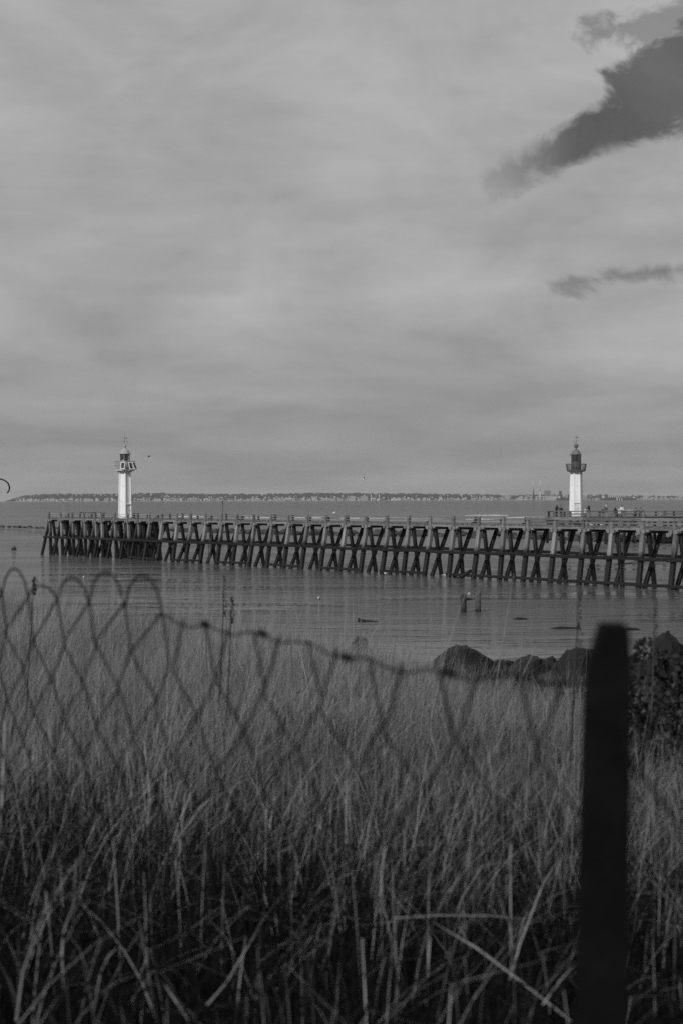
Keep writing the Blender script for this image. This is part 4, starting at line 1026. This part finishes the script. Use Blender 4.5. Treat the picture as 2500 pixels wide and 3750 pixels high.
# dock plants with dark seed heads
M_SEED = plain('dock_seed', 0.04, 0.9, 0.4, 40.0)
def dock(px, py_top, Y, hh, label):
    tp = at(px, py_top, Y); g0 = gz(tp.x, Y); D = empty('dock_plant', (tp.x, Y, g0), label, 'plant'); H = tp.z - g0
    r = random.Random(int(px)); lean = r.uniform(-.04, .04)
    MB().tube([(-.06, 0, 0), (-.03 + lean * .3, 0, H * .5), (0, 0, H)], [.006, .005, .002], 6).obj('stem', M_SEED, D)
    m = MB()
    for k in range(90):
        f = r.random() ** .8; z = H - f * hh; rr = .006 + .015 * math.sin(math.pi * min(1, f * .9 + .1)) * r.random() * (.5 + .5 * math.sin(z * 60) ** 2)
        a = r.random() * 6.28; c = Vector((rr * math.cos(a), rr * math.sin(a), z)); s_ = r.uniform(.003, .006)
        m.add([c + Vector((s_, 0, 0)), c + Vector((-s_ * .5, s_, 0)), c + Vector((-s_ * .5, -s_, 0)), c + Vector((0, 0, s_ * 1.3)), c - Vector((0, 0, s_))], [(0, 1, 3), (1, 2, 3), (2, 0, 3), (1, 0, 4), (2, 1, 4), (0, 2, 4)])
    m.obj('seed_head', M_SEED, D)['kind'] = 'stuff'
dock(822, 2098, 9.0, .28, 'dark dock plant with a tall knobbly seed head standing above the grass')
dock(850, 2185, 8.5, .16, 'shorter dark dock plant beside the tall knobbly one')
dock(127, 2112, 8.0, .10, 'dark seed head on a short stem near the looped wire top')

dock(2118, 2175, 7.0, .36, 'slender beaded dark stalk rising right beside the black fence post')
dock(2398, 2190, 7.4, .34, 'slender beaded dark stalk rising out of the bramble bush')

# bramble bush behind the post
bc = at(2462, 2700, 7.6); bc.z = gz(bc.x, 7.6)
BR = empty('bramble_bush', bc, 'dark tangled bramble bush with small leaves behind the black post', 'bush')
n = 3600
th = rng.random(n) * 6.28; rad_ = rng.random(n) ** .45; el = rng.random(n)
lx = .30 * rad_ * np.cos(th); ly = .30 * rad_ * np.sin(th); lz = .05 + .92 * el * np.sqrt(np.clip(1 - rad_ ** 2 * .75, 0, 1))
lz *= .75 + .5 * vnoise(lx * 4 + 9, ly * 4 + 3, 61)
keep = vnoise(lx * 7 + 20, lz * 7 + 20, 62) > .33
lx, ly, lz = lx[keep], ly[keep], lz[keep]; n = len(lx)
c = np.stack([lx, ly, lz], 1); dv = rng.normal(0, 1, (n, 3)); dv /= np.linalg.norm(dv, axis=1)[:, None]; ls = .010 + .016 * rng.random(n)
Pq = np.stack([c - dv * ls[:, None], c - dv * (ls * .1)[:, None], c + dv * ls[:, None]], 1)
sd = np.cross(dv, rng.normal(0, 1, (n, 3))); sd /= np.linalg.norm(sd, axis=1)[:, None]
o = link('leaves', strip_mesh('leaves', Pq, np.stack([ls * .15, ls * .6, ls * .05], 1), sd, .015 + .06 * rng.random(n) ** 3, M_LEAF), BR); o['kind'] = 'stuff'
m = MB()
for k in range(16):
    a = random.uniform(0, 6.28); r_ = random.uniform(.1, .32); h_ = random.uniform(.5, 1.0)
    m.tube([(.05 * math.cos(a), .05 * math.sin(a), 0), (r_ * .6 * math.cos(a), r_ * .6 * math.sin(a), h_ * .8), (r_ * math.cos(a), r_ * math.sin(a), h_ * .7)], [.006, .004, .002], 5)
m.obj('canes', M_SEED, BR)

# ------------------------------------------------------------------ wire fence and its post
FA = at(-60, 2165, 4.45); FB = at(2205, 2470, 2.18)
fl = Vector((FB.x - FA.x, FB.y - FA.y, 0)); FL = fl.length; fl.normalize(); fnrm = Vector((fl.y, -fl.x, 0))
FEN = empty('wire_fence', (FB.x, FB.y, gz(FB.x, FB.y)), 'sagging rusty chain-link fence on a black post, very close and out of focus', 'fence')
fb = FEN.location.copy()
# post: a rough split stake, leaning a little, narrower at the top
zb_ = gz(FB.x, FB.y) - .1
def ring(py, xl, xr, z=None):
    p = at((xl + xr) / 2, py, 2.18); w = (xr - xl) * 2.18 / FPX / 2
    return [Vector((p.x - w, p.y - .03, p.z)), Vector((p.x + w * .9, p.y - .04, p.z)), Vector((p.x + w, p.y + .03, p.z)), Vector((p.x - w * .85, p.y + .035, p.z))]
V = []; F = []
rings = [ring(4300, 2085, 2285), ring(3750, 2100, 2288), ring(3300, 2112, 2292), ring(2900, 2124, 2296), ring(2600, 2133, 2298), ring(2440, 2148, 2298), ring(2380, 2168, 2296), ring(2330, 2182, 2292), ring(2285, 2198, 2284)]
for r_ in rings: V += [v - fb for v in r_]
for i in range(len(rings) - 1):
    for j in range(4): F.append((i * 4 + j, i * 4 + (j + 1) % 4, (i + 1) * 4 + (j + 1) % 4, (i + 1) * 4 + j))
F.append((3, 2, 1, 0)); k = (len(rings) - 1) * 4; F.append((k, k + 1, k + 2, k + 3))
link('post', meshpy('post', V, F, M_POST), FEN)
# chain link: each wire runs down in a zigzag and hooks its neighbour; the selvedge is bent into loops
pitch = .108; rowh = .105; nw = int((FL + .75) / pitch); rowsn = 13
def sag(s): return .035 * math.sin(s * 2.1) + .012 * math.sin(s * 7.3 + 1)
for i in range(nw + 1):
    s0 = i * pitch; f = s0 / FL
    ztop = FA.z + (FB.z - FA.z) * f + sag(s0) * .6
    pts = []
    def pt(s, z, off): v = Vector((FA.x, FA.y, 0)) + fl * s + fnrm * off; v.z = z; return v - fb
    wob = [random.gauss(0, .006) for _ in range(rowsn + 3)]
    ph = i % 2
    hk = .032 * random.uniform(.5, 1.5) * (1.0 if f < .45 else .35)
    arc = ph == 0 and f < .47
    if arc:                                            # bent over at the top to meet its neighbour
        for a in (190, 150, 115, 90, 65, 30, -10): pts.append(pt(s0 + pitch * .5 + math.cos(R(a)) * pitch * .95, ztop + hk * 1.6 * math.sin(R(a)), .004 * math.sin(R(a * 2))))
    else: pts.append(pt(s0 + pitch * .5, ztop - .005, 0))
    for j in range(1, rowsn):
        sd_ = pitch * 1.02 if (j + ph) % 2 == 0 else -pitch * .02
        pts.append(pt(s0 + sd_ + wob[j], ztop - .02 - rowh * j + wob[j + 1], .006 * (1 if j % 2 else -1)))
    nt = 7 if arc else 1
    MB().tube(pts, [.0032] * nt + [.0027] * (len(pts) - nt), 6).obj('wire', M_WIRE, FEN, smooth=True)
# line wire threaded along the top and tied to the post
pts = [Vector((FA.x, FA.y, 0)) + fl * (FL * (.44 + .56 * i / 24)) for i in range(25)]
for i, p in enumerate(pts): q = FL * (.44 + .56 * i / 24); p.z = FA.z + (FB.z - FA.z) * q / FL + sag(q) * .6 - .012 + .008 * math.sin(i * 1.9)
MB().tube([p - fb for p in pts], .0024, 6).obj('line_wire', M_WIRE, FEN, smooth=True)
mk = [p for p in pts]
for i in (4, 8, 13, 18):                                   # tie knots
    MB().tube([pts[i] - fb + fl * (q * .006 - .018) + Vector((0, .008 * math.cos(q * 2.1), .008 * math.sin(q * 2.1))) for q in range(7)], .0045, 6).obj('tie_knot', M_WIRE, FEN)

# ------------------------------------------------------------------ haze over the estuary
hz = MB().box(-7000, 7000, -450, 11500, -3.6, 190).obj('haze', None) if False else None
me = MB().box(-7000, 7000, -450, 11500, -3.6, 190).mesh('haze'); hz = link('haze', me)
tag(hz, 'thin pale sea haze over the whole estuary', 'haze', kind='stuff')
mz = bpy.data.materials.new('haze_air'); mz.use_nodes = True; tz = NT(mz.node_tree); tz.n.clear()
vol = tz.new('ShaderNodeVolumePrincipled'); vol.inputs['Color'].default_value = (.9, .9, .9, 1); vol.inputs['Density'].default_value = 0.00002; vol.inputs['Anisotropy'].default_value = 0.0
oz = tz.new('ShaderNodeOutputMaterial'); tz.l.new(vol.outputs[0], oz.inputs['Volume'])
me.materials.append(mz)
